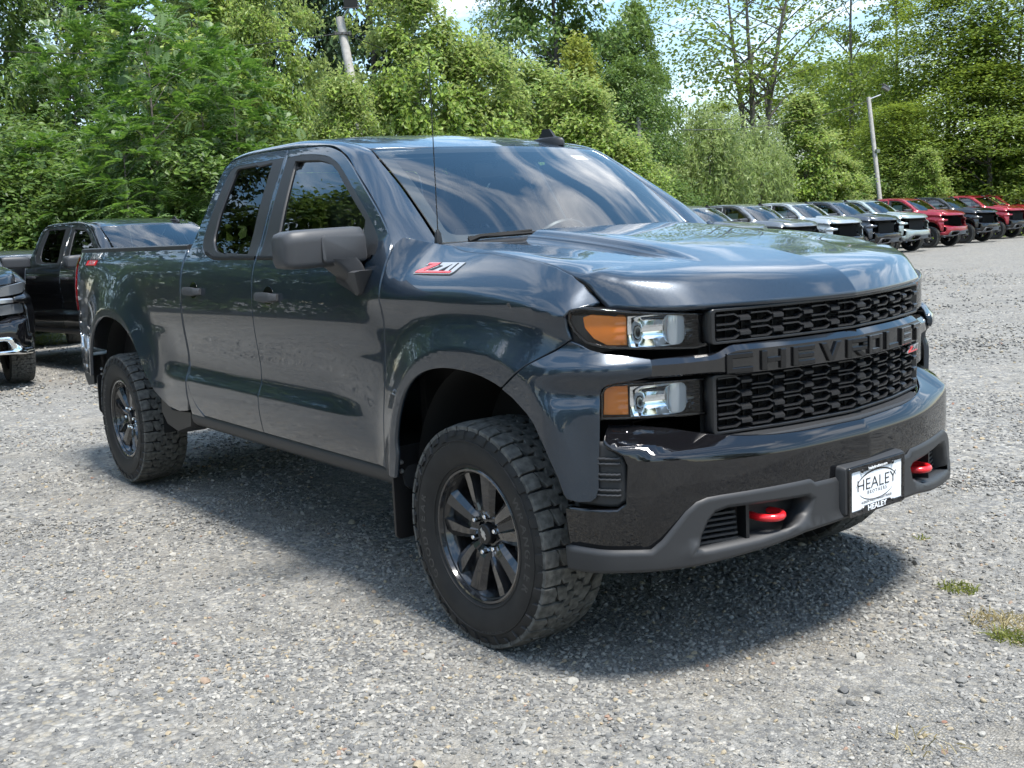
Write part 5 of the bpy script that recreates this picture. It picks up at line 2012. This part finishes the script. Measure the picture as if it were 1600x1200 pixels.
def plant(key, name, label, u, dep, top_v=None, cat='tree', group=None, rz=0.0, pos=None, sc_=None, wide=1.0, half=None, **kw):
    """stand a tree of kind `key` in column u of the photo, dep metres off, its top reaching row top_v"""
    if key not in PROTO:
        wood, crown = tree_meshes(**kw)
        to = wood.obj('trunk', BARKD if kw['kind'] in ('dark', 'maple') else BARK, None, 50)
        PROTO[key] = (to.data, crown, kw['h'])
        bpy.data.objects.remove(to)
    tm, cm, h = PROTO[key]
    p = pos if pos is not None else stand(u, dep)
    if sc_ is None:
        top = at_depth(u, top_v, dep)[2]
        sc_ = (top - p[2]) / h
    if half:
        wide = {'sycamore': 1.28, 'sycamore2': 1.28, 'ailanthus': 1.15, 'ailanthus2': 1.2, 'maple': 1.1, 'locust': 1.12}.get(key, 1.0) * half * dep / FPX / (kw['rad'] * sc_)
    r = empty(name, tuple(p), rz)
    r.scale = (sc_ * wide, sc_ * wide, sc_)
    for nm, me in (('trunk', tm), ('crown', cm)):
        o = bpy.data.objects.new(nm, me); COL.objects.link(o); o.parent = r
    tag(r, label, cat, group)
    return r


KW = {
    'maple': dict(seed=11, h=10, rad=3.6, kind='maple', base=.12, n_cl=240, per=130, size=.105, trunk_r=.22, skirt=.1),
    'maple2': dict(seed=12, h=13, rad=3.6, kind='maple', base=.18, n_cl=230, per=120, size=.12, trunk_r=.24),
    'dark': dict(seed=13, h=14, rad=4.0, kind='dark', base=.08, n_cl=250, per=100, size=.14, trunk_r=.26),
    'ailanthus': dict(seed=14, h=8, rad=2.7, kind='ailanthus', style='frond', base=.06, n_cl=165, per=9, size=.80, trunk_r=.10, shape=.6, skirt=.15),
    'ailanthus2': dict(seed=24, h=6.5, rad=2.4, kind='ailanthus', style='frond', base=.04, n_cl=140, per=9, size=.76, trunk_r=.09, shape=.6, skirt=.2),
    'sycamore': dict(seed=15, h=8, rad=2.3, kind='sycamore', base=.03, n_cl=165, per=170, size=.094, trunk_r=.10, shape=.55, skirt=.15),
    'sycamore2': dict(seed=25, h=6, rad=2.2, kind='sycamore', base=.02, n_cl=135, per=170, size=.094, trunk_r=.08, shape=.5, skirt=.2),
    'willow': dict(seed=16, h=5, rad=3.0, kind='willow', style='droop', base=.02, n_cl=190, per=70, size=.085, trunk_r=.10, shape=.4, skirt=.3),
    'poplar': dict(seed=17, h=7, rad=1.7, kind='sycamore', base=.03, n_cl=150, per=130, size=.10, trunk_r=.09, shape=1.3, skirt=.2),
    'locust': dict(seed=18, h=15, rad=4.4, kind='locust', style='layer', base=.04, n_cl=330, per=120, size=.115, trunk_r=.22, shape=.5, skirt=.2),
    'bare': dict(seed=19, h=17, rad=4.6, kind='locust', style='layer', base=.42, n_cl=95, per=80, size=.11, trunk_r=.22, forks=4, shape=.1),
    'tall': dict(seed=20, h=18, rad=3.0, kind='locust', style='layer', base=.18, n_cl=120, per=90, size=.13, trunk_r=.22, shape=.3),
    'vine': dict(seed=21, h=6, rad=1.6, kind='vine', base=.02, n_cl=120, per=120, size=.10, trunk_r=.08, skirt=.2),
    'bush': dict(seed=22, h=3, rad=2.0, kind='maple', base=.02, n_cl=120, per=190, size=.05, trunk_r=.05, skirt=.3),
}
G1 = 'trees along the back of the yard'
TREES = [
    # key, name, label, u, depth, top row, spin, half width in photo pixels
    ('maple', 'maple_tree', 'dark green maple with forked trunk at the left edge of the photo', 15, 29, -170, .3, 130),
    ('ailanthus', 'ailanthus_tree', 'tall feathery-leaved tree above the black crew cab pickup', 255, 23.5, -10, 1.0, 115),
    ('ailanthus2', 'ailanthus_tree', 'drooping feathery-leaved tree left of the grey cab roof', 385, 24.5, 95, 2.0, 100),
    ('ailanthus2', 'ailanthus_tree', 'low feathery-leaved tree left of the black crew cab', 75, 24.0, 215, 4.0, 90),
    ('ailanthus2', 'ailanthus_tree', 'feathery-leaved tree directly behind the black crew cab roof', 205, 22.5, 190, 5.0, 100),
    ('ailanthus', 'ailanthus_tree', 'feathery-leaved tree left of the tallest feathery one', 140, 27, 20, 2.6, 85),
    ('ailanthus', 'ailanthus_tree', 'feathery-leaved tree right of the tallest feathery one', 335, 25.8, 25, 3.6, 90),
    ('sycamore', 'sycamore_tree', 'pale-leaved tree touching the left of the leaning pole', 440, 28, -30, .4, 60),
    ('sycamore', 'sycamore_tree', 'pale-leaved treetop behind the feathery trees', 330, 30, -90, 3.4, 110),
    ('sycamore2', 'sycamore_tree', 'low pale-leaved tree just above the grey roof under the leaning pole', 556, 23.2, 142, 1.9, 62),
    ('dark', 'dark_tree', 'dark tall tree behind the leaning pole and its floodlight', 600, 38, -230, .9, 125),
    ('dark', 'dark_tree', 'dark tree filling the gap left of the leaning pole', 480, 40, -160, 2.7, 90),
    ('dark', 'dark_tree', 'dark tree far left behind the feathery trees', 130, 42, -20, 4.4, 120),
    ('dark', 'dark_tree', 'dark tree behind the feathery trees left of the cab', 300, 41, -140, 5.4, 140),
    ('sycamore', 'sycamore_tree', 'tallest yellow-green tree right of the leaning pole', 662, 25.5, -15, 2.2, 80),
    ('sycamore2', 'sycamore_tree', 'yellow-green tree behind the mast antenna tip', 745, 25, 95, .2, 78),
    ('sycamore', 'sycamore_tree', 'yellow-green tree above the middle of the windshield', 835, 27, 125, 4.2, 78),
    ('sycamore2', 'sycamore_tree', 'yellow-green tree right of the roof antenna', 925, 26, 150, 3.1, 75),
    ('sycamore2', 'sycamore_tree', 'low yellow-green tree at the right slope of the windshield', 985, 26, 235, 5.1, 55),
    ('maple2', 'maple_tree', 'tall dark green maple above the roof antenna', 880, 42, -170, 1.2, 125),
    ('maple2', 'maple_tree', 'dark green maple left of the sky gap', 1000, 43, 25, 3.8, 75),
    ('maple', 'maple_tree', 'dark green maple low behind the short pole stub', 985, 37, 110, 2.4, 80),
    ('dark', 'dark_tree', 'dark tree in the depth behind the tall maple', 940, 50, 70, 1.4, 130),
    ('tall', 'slender_tree', 'slender sparse tree against the sky left of the tall maple', 790, 46, -60, .6, 55),
    ('vine', 'vine_mass', 'sunlit yellow vine climbing in front of the tall maple', 915, 33, 85, .5, 58),
    ('bare', 'open_branched_tree', 'open tree with bare spreading grey limbs against the sky', 1180, 52, -140, 1.15, 185),
    ('tall', 'slender_tree', 'slender tree right of the spreading bare limbs', 1330, 62, -150, 2.0, 75),
    ('tall', 'slender_tree', 'slender tree nearest the right light pole', 1400, 64, -120, 4.0, 70),
    ('locust', 'locust_tree', 'distant green tree between the bare limbs and the right light pole', 1270, 85, 110, 1.0, 105),
    ('locust', 'locust_tree', 'distant green tree low behind the willow', 1130, 88, 165, 2.5, 70),
    ('locust', 'locust_tree', 'distant green tree behind the right light pole', 1350, 80, 95, 5.6, 90),
    ('willow', 'willow_bush', 'silvery willow bush right of the windshield', 1110, 42, 190, .4, 90),
    ('willow', 'willow_bush', 'silvery willow bush left of the pointed yellow-green tree', 1190, 44, 215, 2.4, 65),
    ('willow', 'willow_bush', 'willow bush behind the windshield pillar', 1040, 41, 235, 4.4, 60),
    ('poplar', 'poplar_tree', 'pointed yellow-green tree left of the right light pole', 1258, 46, 158, .8, 58),
    ('sycamore2', 'sycamore_tree', 'yellow-green shrub at the foot of the pointed tree', 1318, 47, 255, 2.8, 50),
    ('poplar', 'poplar_tree', 'small bright green young tree above the far pickups', 1447, 50, 238, 3.3, 38),
    ('locust', 'locust_tree', 'broad layered tree at the right edge of the photo', 1590, 56, -40, .3, 150),
    ('locust', 'locust_tree', 'layered tree right of the right light pole', 1480, 58, 0, 1.7, 115),
    ('locust', 'locust_tree', 'low layered tree behind the right light pole foot', 1405, 55, 170, 3.4, 90),
    ('locust', 'locust_tree', 'low layered tree above the white pickup at the right', 1545, 54, 110, 4.7, 115),
]
for key, nm, lab, u, dep, tv, rz, wd in TREES:
    plant(key, nm, lab, u, dep, tv, 'vine' if key == 'vine' else ('bush' if 'bush' in nm else 'tree'), G1, rz, half=wd, **KW[key])
# undergrowth closing the foot of the tree line
US = [(-30, 24), (60, 26), (160, 25), (250, 26), (340, 26), (430, 28), (520, 29), (620, 30), (720, 30), (820, 30), (920, 31), (1010, 36), (1090, 48), (1170, 50), (1250, 52), (1330, 54), (1410, 56), (1490, 58), (1570, 58), (1650, 60)]
ug = empty('undergrowth')
tag(ug, 'low green undergrowth in the shade along the foot of the tree line', 'undergrowth', kind='stuff')
for i, (u, dep) in enumerate(US):
    b = plant('bush', 'bush', None, u, dep, None, None, None, i * 1.7, sc_=1.15 + .25 * math.sin(i * 2.1), wide=1.3, **KW['bush'])
    for ch in list(b.children):
        mw = Matrix.Translation(b.location) @ Matrix.Rotation(i * 1.7, 4, 'Z') @ Matrix.Diagonal((*b.scale, 1))
        ch.parent = ug; ch.matrix_local = mw
        ch.name = 'bush_stem' if 'trunk' in ch.name else 'bush_leaves'
    bpy.data.objects.remove(b)
# the tree line goes on beyond the left edge and behind the viewer: it is what the doors and side windows mirror
wood_ = empty('woodland')
tag(wood_, 'woodland round the rest of the yard, mirrored in the doors and windows', 'woodland', kind='stuff')
for i, (x, y, key, s) in enumerate(((-21, -2.5, 'dark', .85), (-19, -8, 'maple', 1.0), (-14.5, -11.5, 'maple', .85), (-9.5, -16, 'dark', .62), (-22, -14, 'dark', .9), (-3, -20, 'maple', .8), (4, -22, 'dark', .7), (11, -20, 'maple', .8), (-14, -18, 'maple2', .8), (20, -14, 'maple', .9), (26, -4, 'dark', .8), (30, 8, 'maple', .9))):
    b = plant(key, 'tree', None, 0, 0, pos=np.array((x, y, 0.0)), sc_=s, cat=None, rz=i * 1.3, wide=1.15, **KW[key])

    mw = Matrix.Translation(b.location) @ Matrix.Rotation(i * 1.3, 4, 'Z') @ Matrix.Diagonal((*b.scale, 1))
    for ch in list(b.children):
        ch.parent = wood_; ch.matrix_local = mw
    bpy.data.objects.remove(b)

# ------------------------------------------------------------------ poles and wires
WOODP = mat('weathered grey pole', (.44, .42, .39), .85, bump=(30, .5, .006), vary=(9, (.32, .30, .275)))
def pole(name, label, top, low, dep, r, lamp=None):
    a = at_depth(*top, dep); b = at_depth(*low, dep)
    d = (b - a) / abs(b[2] - a[2])
    g = a + d * (a[2] - gz(a[0], a[1]) + .2)
    rt = empty(name, tuple(g))
    loc = lambda p: tuple(np.asarray(p) - g)
    MB().tube([loc(g), loc(a * .5 + g * .5), loc(a)], [r * 1.15, r * 1.05, r], 14).obj('pole_shaft', WOODP, rt, 40)
    tag(rt, label, 'utility pole')
    return rt, a, loc
rt, a, loc = pole('utility_pole', 'weathered wooden pole with floodlight leaning between the trees', (531, 28), (552, 140), 24.3, .10)
mb = MB()
q = a + np.array((.0, .1, .0))
arm = [a + (0, 0, -.10), a + RGT * .12 + (0, 0, .08), at_depth(545, 14, 24.2)]
mb.tube([loc(p) for p in arm], .025, 8)
mb.obj('lamp_arm', M['silver'], rt, 40)
c = at_depth(548, 4, 24.1)
mb = MB(); mb.box(loc(c), (.20, .30, .18), (0, .35, R(-35))); mb.box(loc(c - (0, 0, .10)), (.25, .35, .02), (0, .35, R(-35)))
mb.obj('floodlight', mat('floodlight housing', (.05, .047, .045), .6), rt, 30)
mb = MB(); c = at_depth(535, 52, 24.2)
mb.box(loc(c), (.05, .34, .05), (0, 0, R(-38))); 
for s in (-1, 1): mb.lathe([(.0, -.05), (.04, -.04), (.045, .03), (.0, .05)], 10, 'z', M=Matrix.Translation(loc(c + RGT * .16 * s)))
mb.obj('insulator_bracket', M['steel'], rt, 40)
rt2, a2, loc2 = pole('utility_pole', 'thin grey light pole standing behind the far row of pickups', (1357, 152), (1373, 295), 50, .095)
mb = MB(); mb.tube([loc2(a2 - (0, 0, .1)), loc2(at_depth(1366, 152, 50)), loc2(at_depth(1376, 148, 50))], .03, 8); mb.obj('lamp_arm', M['silver'], rt2, 40)
mb = MB(); c = at_depth(1384, 138, 50); mb.box(loc2(c), (.32, .32, .15), (0, .6, R(50))); mb.box(loc2(c + (0, 0, .10)), (.36, .36, .03), (0, .6, R(50)))
mb.obj('floodlight', mat('grey floodlight', (.16, .155, .15), .6), rt2, 30)
mb = MB(); mb.box(loc2(at_depth(1371, 236, 49.9)), (.12, .22, .16)); mb.obj('junction_box', M['silver'], rt2, 30)
rt3, a3, loc3 = pole('utility_pole', 'short grey pole top showing between maple and vine', (998, 184), (998.5, 212), 36, .075)
def wire(name, label, pts, r=.012):
    o = MB().tube([tuple(p) for p in pts], r, 5).obj(name, M['steel'], None, 40)
    tag(o, label, 'cable')
def sag(p, q, s, n=12):
    t = np.linspace(0, 1, n)[:, None]
    return p + (q - p) * t - np.array((0, 0, 1)) * s * 4 * t * (1 - t)
wire('power_line', 'overhead cable running left from the leaning pole', sag(at_depth(531, 52, 24.2), at_depth(-60, 76, 26), .25), .011)
wire('power_line', 'overhead cable running right from the leaning pole into the leaves', sag(at_depth(540, 54, 24.2), at_depth(998, 196, 36), .2), .012)
wire('power_line', 'overhead cable between the short pole top and the right light pole', sag(at_depth(999, 200, 36), at_depth(1357, 157, 50), .5), .014)
# ------------------------------------------------------------------ the other pickups in the yard
def warp_mesh(me, fx, key, cache={}):
    k = (me.name, key)
    if k in cache:
        return cache[k]
    m2 = me.copy()
    n = len(m2.vertices)
    co = np.empty(n * 3); m2.vertices.foreach_get('co', co); co = co.reshape(-1, 3)
    co[:, 0] = fx(co[:, 0])
    m2.vertices.foreach_set('co', co.ravel()); m2.update()
    cache[k] = m2
    return m2


CREW = lambda x: np.interp(x, [-6, -3.05, -2.63, -2.60, -1.745, 5], [-6, -3.05, -2.86, -2.83, -1.745, 5])
MID = lambda x: np.interp(x, [-5.1, -4.3, -3.05, -2.63, -2.60, -1.745, 5], [-4.75, -4.10, -2.98, -2.86, -2.83, -1.745, 5])


def thin(me):
    """a light version of a finely meshed panel for the far pickups"""
    o = bpy.data.objects.new('tmp', me); COL.objects.link(o)
    md = o.modifiers.new('d', 'DECIMATE'); md.ratio = .22
    bpy.context.view_layer.update()
    m2 = bpy.data.meshes.new_from_object(o.evaluated_get(bpy.context.evaluated_depsgraph_get()))
    bpy.data.objects.remove(o)
    m2.polygons.foreach_set('use_smooth', [True] * len(m2.polygons))
    return m2


M['lampglass'] = mat('bright lamp glass', (.75, .78, .80), .12, .35, 1.0, .03)
M['darklamp'] = mat('smoked lamp glass', (.16, .17, .18), .06, .5, 1.0, .02)
M['sticker'] = mat('paper window sticker', (.74, .82, .78), .6, vary=(60, (.62, .74, .70)))
M['blackpaint'] = paint('black car paint', (.004, .0042, .005), .2)
PAINTS = {
    'grey': paint('mid grey car paint', (.16, .17, .18), .6), 'dark': paint('dark blue-grey car paint', (.055, .062, .075), .5), 'silver': paint('silver car paint', (.36, .39, .40), .55),
    'pale': paint('pale green-grey car paint', (.30, .35, .34), .5), 'red': paint('red car paint', (.27, .006, .016), .35), 'black': M['blackpaint'], 'white': paint('white car paint', (.75, .76, .77), 0, .4),
}
NAMES = {}


def pick_front(root, paint_m, mid, style):
    """front end of the mid-size pickups: slim lamps, black honeycomb, pale skid plate"""
    if 'mid' not in NAMES:
        d = {}
        s1 = GRL.sy(.57)
        g = sheet('grille_panel', round_poly([(-s1, .80), (s1, .80), (s1, 1.19), (-s1, 1.19)], .03), GRL.fn(-.01), M['grille'], None, res=.1, out=(1, 0, 0)); d['grille_panel'] = g.data; bpy.data.objects.remove(g)
        for k, z in enumerate((.85, .92, .99, 1.06, 1.13)):
            mb = MB()
            pts = []
            for j, y in enumerate(np.linspace(-.52, .52, 17)):
                p, t = front_pt(GRL, y, .004)
                pts.append((p.x, p.y, z + .014 * (j % 2)))
            mb.tube(pts, .010, 5)
            o = mb.obj('grille_rib', M['grille2'], None, 30); d['grille_rib%d' % k] = o.data; bpy.data.objects.remove(o)
        mb = MB()
        bt = np.array([(-.022, -.006), (-.008, -.006), (-.0095, -.0115), (.0075, -.0115), (.009, -.006), (.022, -.006), (.0185, .006), (.006, .006), (.0075, .0115), (-.0095, .0115), (-.011, .006), (-.0255, .006)]) * 4.2
        Mx = frame_at(GRL, 0, 1.08, .03)
        mb.prism(bt, lambda q: (q[0], q[1], 0), lambda q: (q[0], q[1], .02), M=Mx, cham=.003)
        o = mb.obj('bowtie_badge', M['chrome'], None, 30); d['bowtie_badge'] = o.data; bpy.data.objects.remove(o)
        for sg, nm in ((False, 'R'), (True, 'L')):
            o = sheet('corner_panel', LAMP.conv([(.93, .82), (.58, .80), (.56, 1.07), (.90, 1.085)]), LAMP.fn(-.02), M['blackpaint'], None, holes=[LAMP.conv(round_poly([(.84, .86), (.66, .86), (.66, .99), (.84, .99)], .03))], res=.05, th=.08, out=(1, -1, 0), mirror=sg)
            d['corner_panel' + nm] = o.data; bpy.data.objects.remove(o)
            o = sheet('lamp_glass', LAMP.conv([(.93, 1.19), (.90, 1.13), (.60, 1.095), (.575, 1.12), (.60, 1.165), (.80, 1.195)]), LAMP.fn(-.006), M['lampglass'], None, res=.05, out=(1, -1, 0), mirror=sg)
            d['lamp_glass' + nm] = o.data; bpy.data.objects.remove(o)
        s2 = BUMP.sy(.58)
        o = sheet('skid_plate', [(-s2 * 1.12, .42), (s2 * 1.12, .42), (s2, .50), (s2 * .72, .60), (-s2 * .72, .60), (-s2, .50)], BUMP.fn(.055), M['skid'], None, res=.06, th=.06, out=(1, 0, 0)); d['skid_plate'] = o.data; bpy.data.objects.remove(o)
        NAMES['mid'] = d
    d = NAMES['mid']
    for k, me in d.items():
        if style == 'full' and k in ('skid_plate',):
            continue
        nm = k.rstrip('0123456789RL')
        o = bpy.data.objects.new(nm, me); COL.objects.link(o); o.parent = root
        if k.startswith('corner_panel'):
            o.material_slots[0].link = 'OBJECT'; o.material_slots[0].material = paint_m if style == 'colour' else M['black']


M['grille2'] = mat('grille rib', (.06, .06, .063), .3)
M['skid'] = mat('silver skid plate', (.55, .55, .55), .45)
THIN = {}


def parked(name, label, pos, rz, paint_m, kind, group, style='colour', sc_=(1, 1, 1), sticker=True, skid=True, roles=None, cat='pickup truck'):
    rt = empty(name, tuple(pos), rz)
    rt.scale = sc_
    fx = MID if kind == 'mid' else CREW
    parents = {}
    for o, role in BASIC:
        if role == 'lamp' and kind == 'mid': continue
        nm = o.name.split('.')[0]
        if kind == 'mid' and (nm in ('grille_bar',) or nm.endswith('_grille_frame')): continue
        key = o.data.name
        if key not in THIN:
            THIN[key] = thin(o.data) if len(o.data.vertices) > 700 else o.data
        c = bpy.data.objects.new(nm, warp_mesh(THIN[key], fx, kind))
        COL.objects.link(c)
        c.parent = rt
        if nm in ('window_trim', 'window_pane'):
            pass
        rep_ = None
        if role == 'paint': rep_ = paint_m
        if roles and role in roles: rep_ = roles[role]
        if kind == 'mid' and role == 'bumper' and style == 'colour': rep_ = paint_m
        if kind == 'mid' and role == 'skid': rep_ = M['satin']
        if role == 'glass' and nm == 'window_pane': rep_ = M['sideglass'] if c.data.name and 'rear' not in label and o.parent.name.startswith('front_door') else M['privacy']
        if role == 'lamp' and not (roles and role in roles): rep_ = M['lampglass']
        if rep_ is not None and len(c.material_slots):
            c.material_slots[0].link = 'OBJECT'; c.material_slots[0].material = rep_
    wz = TR_
    rx = float(fx(np.array([RX]))[0])
    for x in (0.0, rx):
        for s in (1, -1):
            w = empty('wheel', (x, s * -.862, wz), parent=rt)
            w.rotation_euler = (0, 0, 0) if s > 0 else (0, 0, PI)
            ty = put('tyre', w); put('tread', ty); rm = put('rim', w)
            for k in range(5): put('spoke', rm, Matrix.Rotation(R(-5 + 72 * k), 4, 'Y'))
            put('hub_flange', rm)
    # dark inside and underside so that daylight does not show through
    if kind not in NAMES:
        mb = MB()
        mb.box((-1.7, 0, .60), (2.3, 1.7, .10)); mb.box((-.02, 0, .98), (1.0, 1.1, .36)); mb.box((-.75, 0, 1.30), (.4, 1.5, .14)); mb.box((-2.2, 0, .56), (4.6, .9, .12)); mb.box((.40, 0, .9), (.4, 1.05, .4))
        o = mb.obj('floor_pan', M['void'], None, 30); NAMES[kind] = {'floor_pan': o.data}; bpy.data.objects.remove(o)
        mb = MB()
        for y in (-.4, .4):
            mb.box((-1.5, y, 1.15), (.14, .48, .55), (0, -.15, 0)); mb.box((-1.58, y, 1.55), (.09, .26, .16))
        mb.box((-2.45, 0, 1.15), (.14, 1.4, .5))
        o = mb.obj('seat_row', M['seat'], None, 30); NAMES[kind]['seat_row'] = o.data; bpy.data.objects.remove(o)
    for nm, me in NAMES[kind].items():
        o = bpy.data.objects.new(nm, me); COL.objects.link(o); o.parent = rt
    if kind == 'mids':
        pick_front(rt, paint_m, True, style)
    if sticker:
        if 'stk' not in NAMES:
            o = sheet('window_sticker', [(-1.47, 1.43), (-1.10, 1.43), (-1.14, 1.66), (-1.52, 1.66)], fso(-.016), M['sticker'], None, res=.1, rim=False); NAMES['stk'] = o.data; bpy.data.objects.remove(o)
            o = sheet('windshield_tag', [(-.10, .80), (.06, .80), (.06, .86), (-.10, .86)], lambda u, v: ws(u, v, -.012), M['white'], None, res=.1, rim=False, out=(1, 0, 1)); NAMES['tag'] = o.data; bpy.data.objects.remove(o)
        o = bpy.data.objects.new('window_sticker', NAMES['stk']); COL.objects.link(o); o.parent = rt
        o = bpy.data.objects.new('windshield_tag', NAMES['tag']); COL.objects.link(o); o.parent = rt
    tag(rt, label, cat, group)
    return rt


def wheel_at(ground, local, rz, s):
    """root position that puts the wheel at `local` over a surveyed ground point"""
    c, n = math.cos(rz), math.sin(rz)
    x, y = local[0] * s[0], local[1] * s[1]
    return np.array((ground[0] - (c * x - n * y), ground[1] - (n * x + c * y), ground[2]))


g5, g7 = on_ground(1424.5, 392), on_ground(1535.5, 377)
st_ = (g7 - g5) / 2
ROW = [
    (-1, 'grey', 'mid grey pickup whose roof shows just right of the windshield pillar', 'plain'),
    (2, 'grey', 'grey pickup second in the far row, hood just above the grey hood', 'plain'),
    (3, 'silver', 'silver pickup with a big white sticker on its side window', 'plain'),
    (4, 'dark', 'dark grey pickup with pale skid plate right of the silver one', 'plain'),
    (5, 'pale', 'pale grey-green pickup with body-coloured bumper in the far row', 'colour'),
    (6, 'red', 'red pickup with pale skid plate between the pale and the black pickup', 'colour'),
    (7, 'black', 'black pickup between the two red pickups in the far row', 'plain'),
    (8, 'red', 'red pickup with black bumper and large wheel arch near the right edge', 'plain'),
    (9, 'red', 'red pickup behind, cut by the right edge of the photo', 'plain'),
    (10, 'white', 'white-roofed pickup last in the far row at the right edge', 'plain'),
]
for i, colr, lab, style in ROW:
    k = {-1: 1.95, 2: 2.75, 3: 3.55, 4: 4.32, 9: 8.85, 10: 9.65}.get(i, i)
    s = (1.0, 1.01, 1.02)
    rz = R(5)
    g = g5 + st_ * (k - 5)
    g[2] = float(gz(g[0], g[1]))
    pos = wheel_at(g, (0, .862), rz, s)
    pos[2] = float(gz(pos[0], pos[1]))
    r = parked('pickup_truck', lab, pos, rz, PAINTS[colr], 'mid', 'pickups parked in the far row', style, s, True)
    pick_front(r, PAINTS[colr], True, style)
# left: black crew cab, chrome-fronted pickup, dark car roof behind
rz = R(7.5)
pos = np.array((-9.997, 2.036, 0.0)); pos[2] = float(gz(pos[0], pos[1]))
parked('pickup_truck', 'black crew cab pickup parked behind the tailgate of the grey truck', pos, rz, M['blackpaint'], 'crew', 'pickups parked at the left', sticker=False)
rz = R(-3)
pos = np.array((-10.95, -.785, 0.0)); pos[2] = float(gz(pos[0], pos[1]))
parked('pickup_truck', 'black pickup with chrome bumper cut by the left edge of the photo', pos, rz, M['blackpaint'], 'crew', 'pickups parked at the left', sticker=False, roles={'skid': M['chrome'], 'bar': M['silver'], 'lamp': M['darklamp']})
p = stand(28, 18.0)
parked('pickup_truck', 'dark pickup whose roof shows behind the black crew cab bed at the left edge', p, R(-10), PAINTS['dark'], 'crew', 'pickups parked at the left', sticker=False, sc_=(.84, .84, .84))
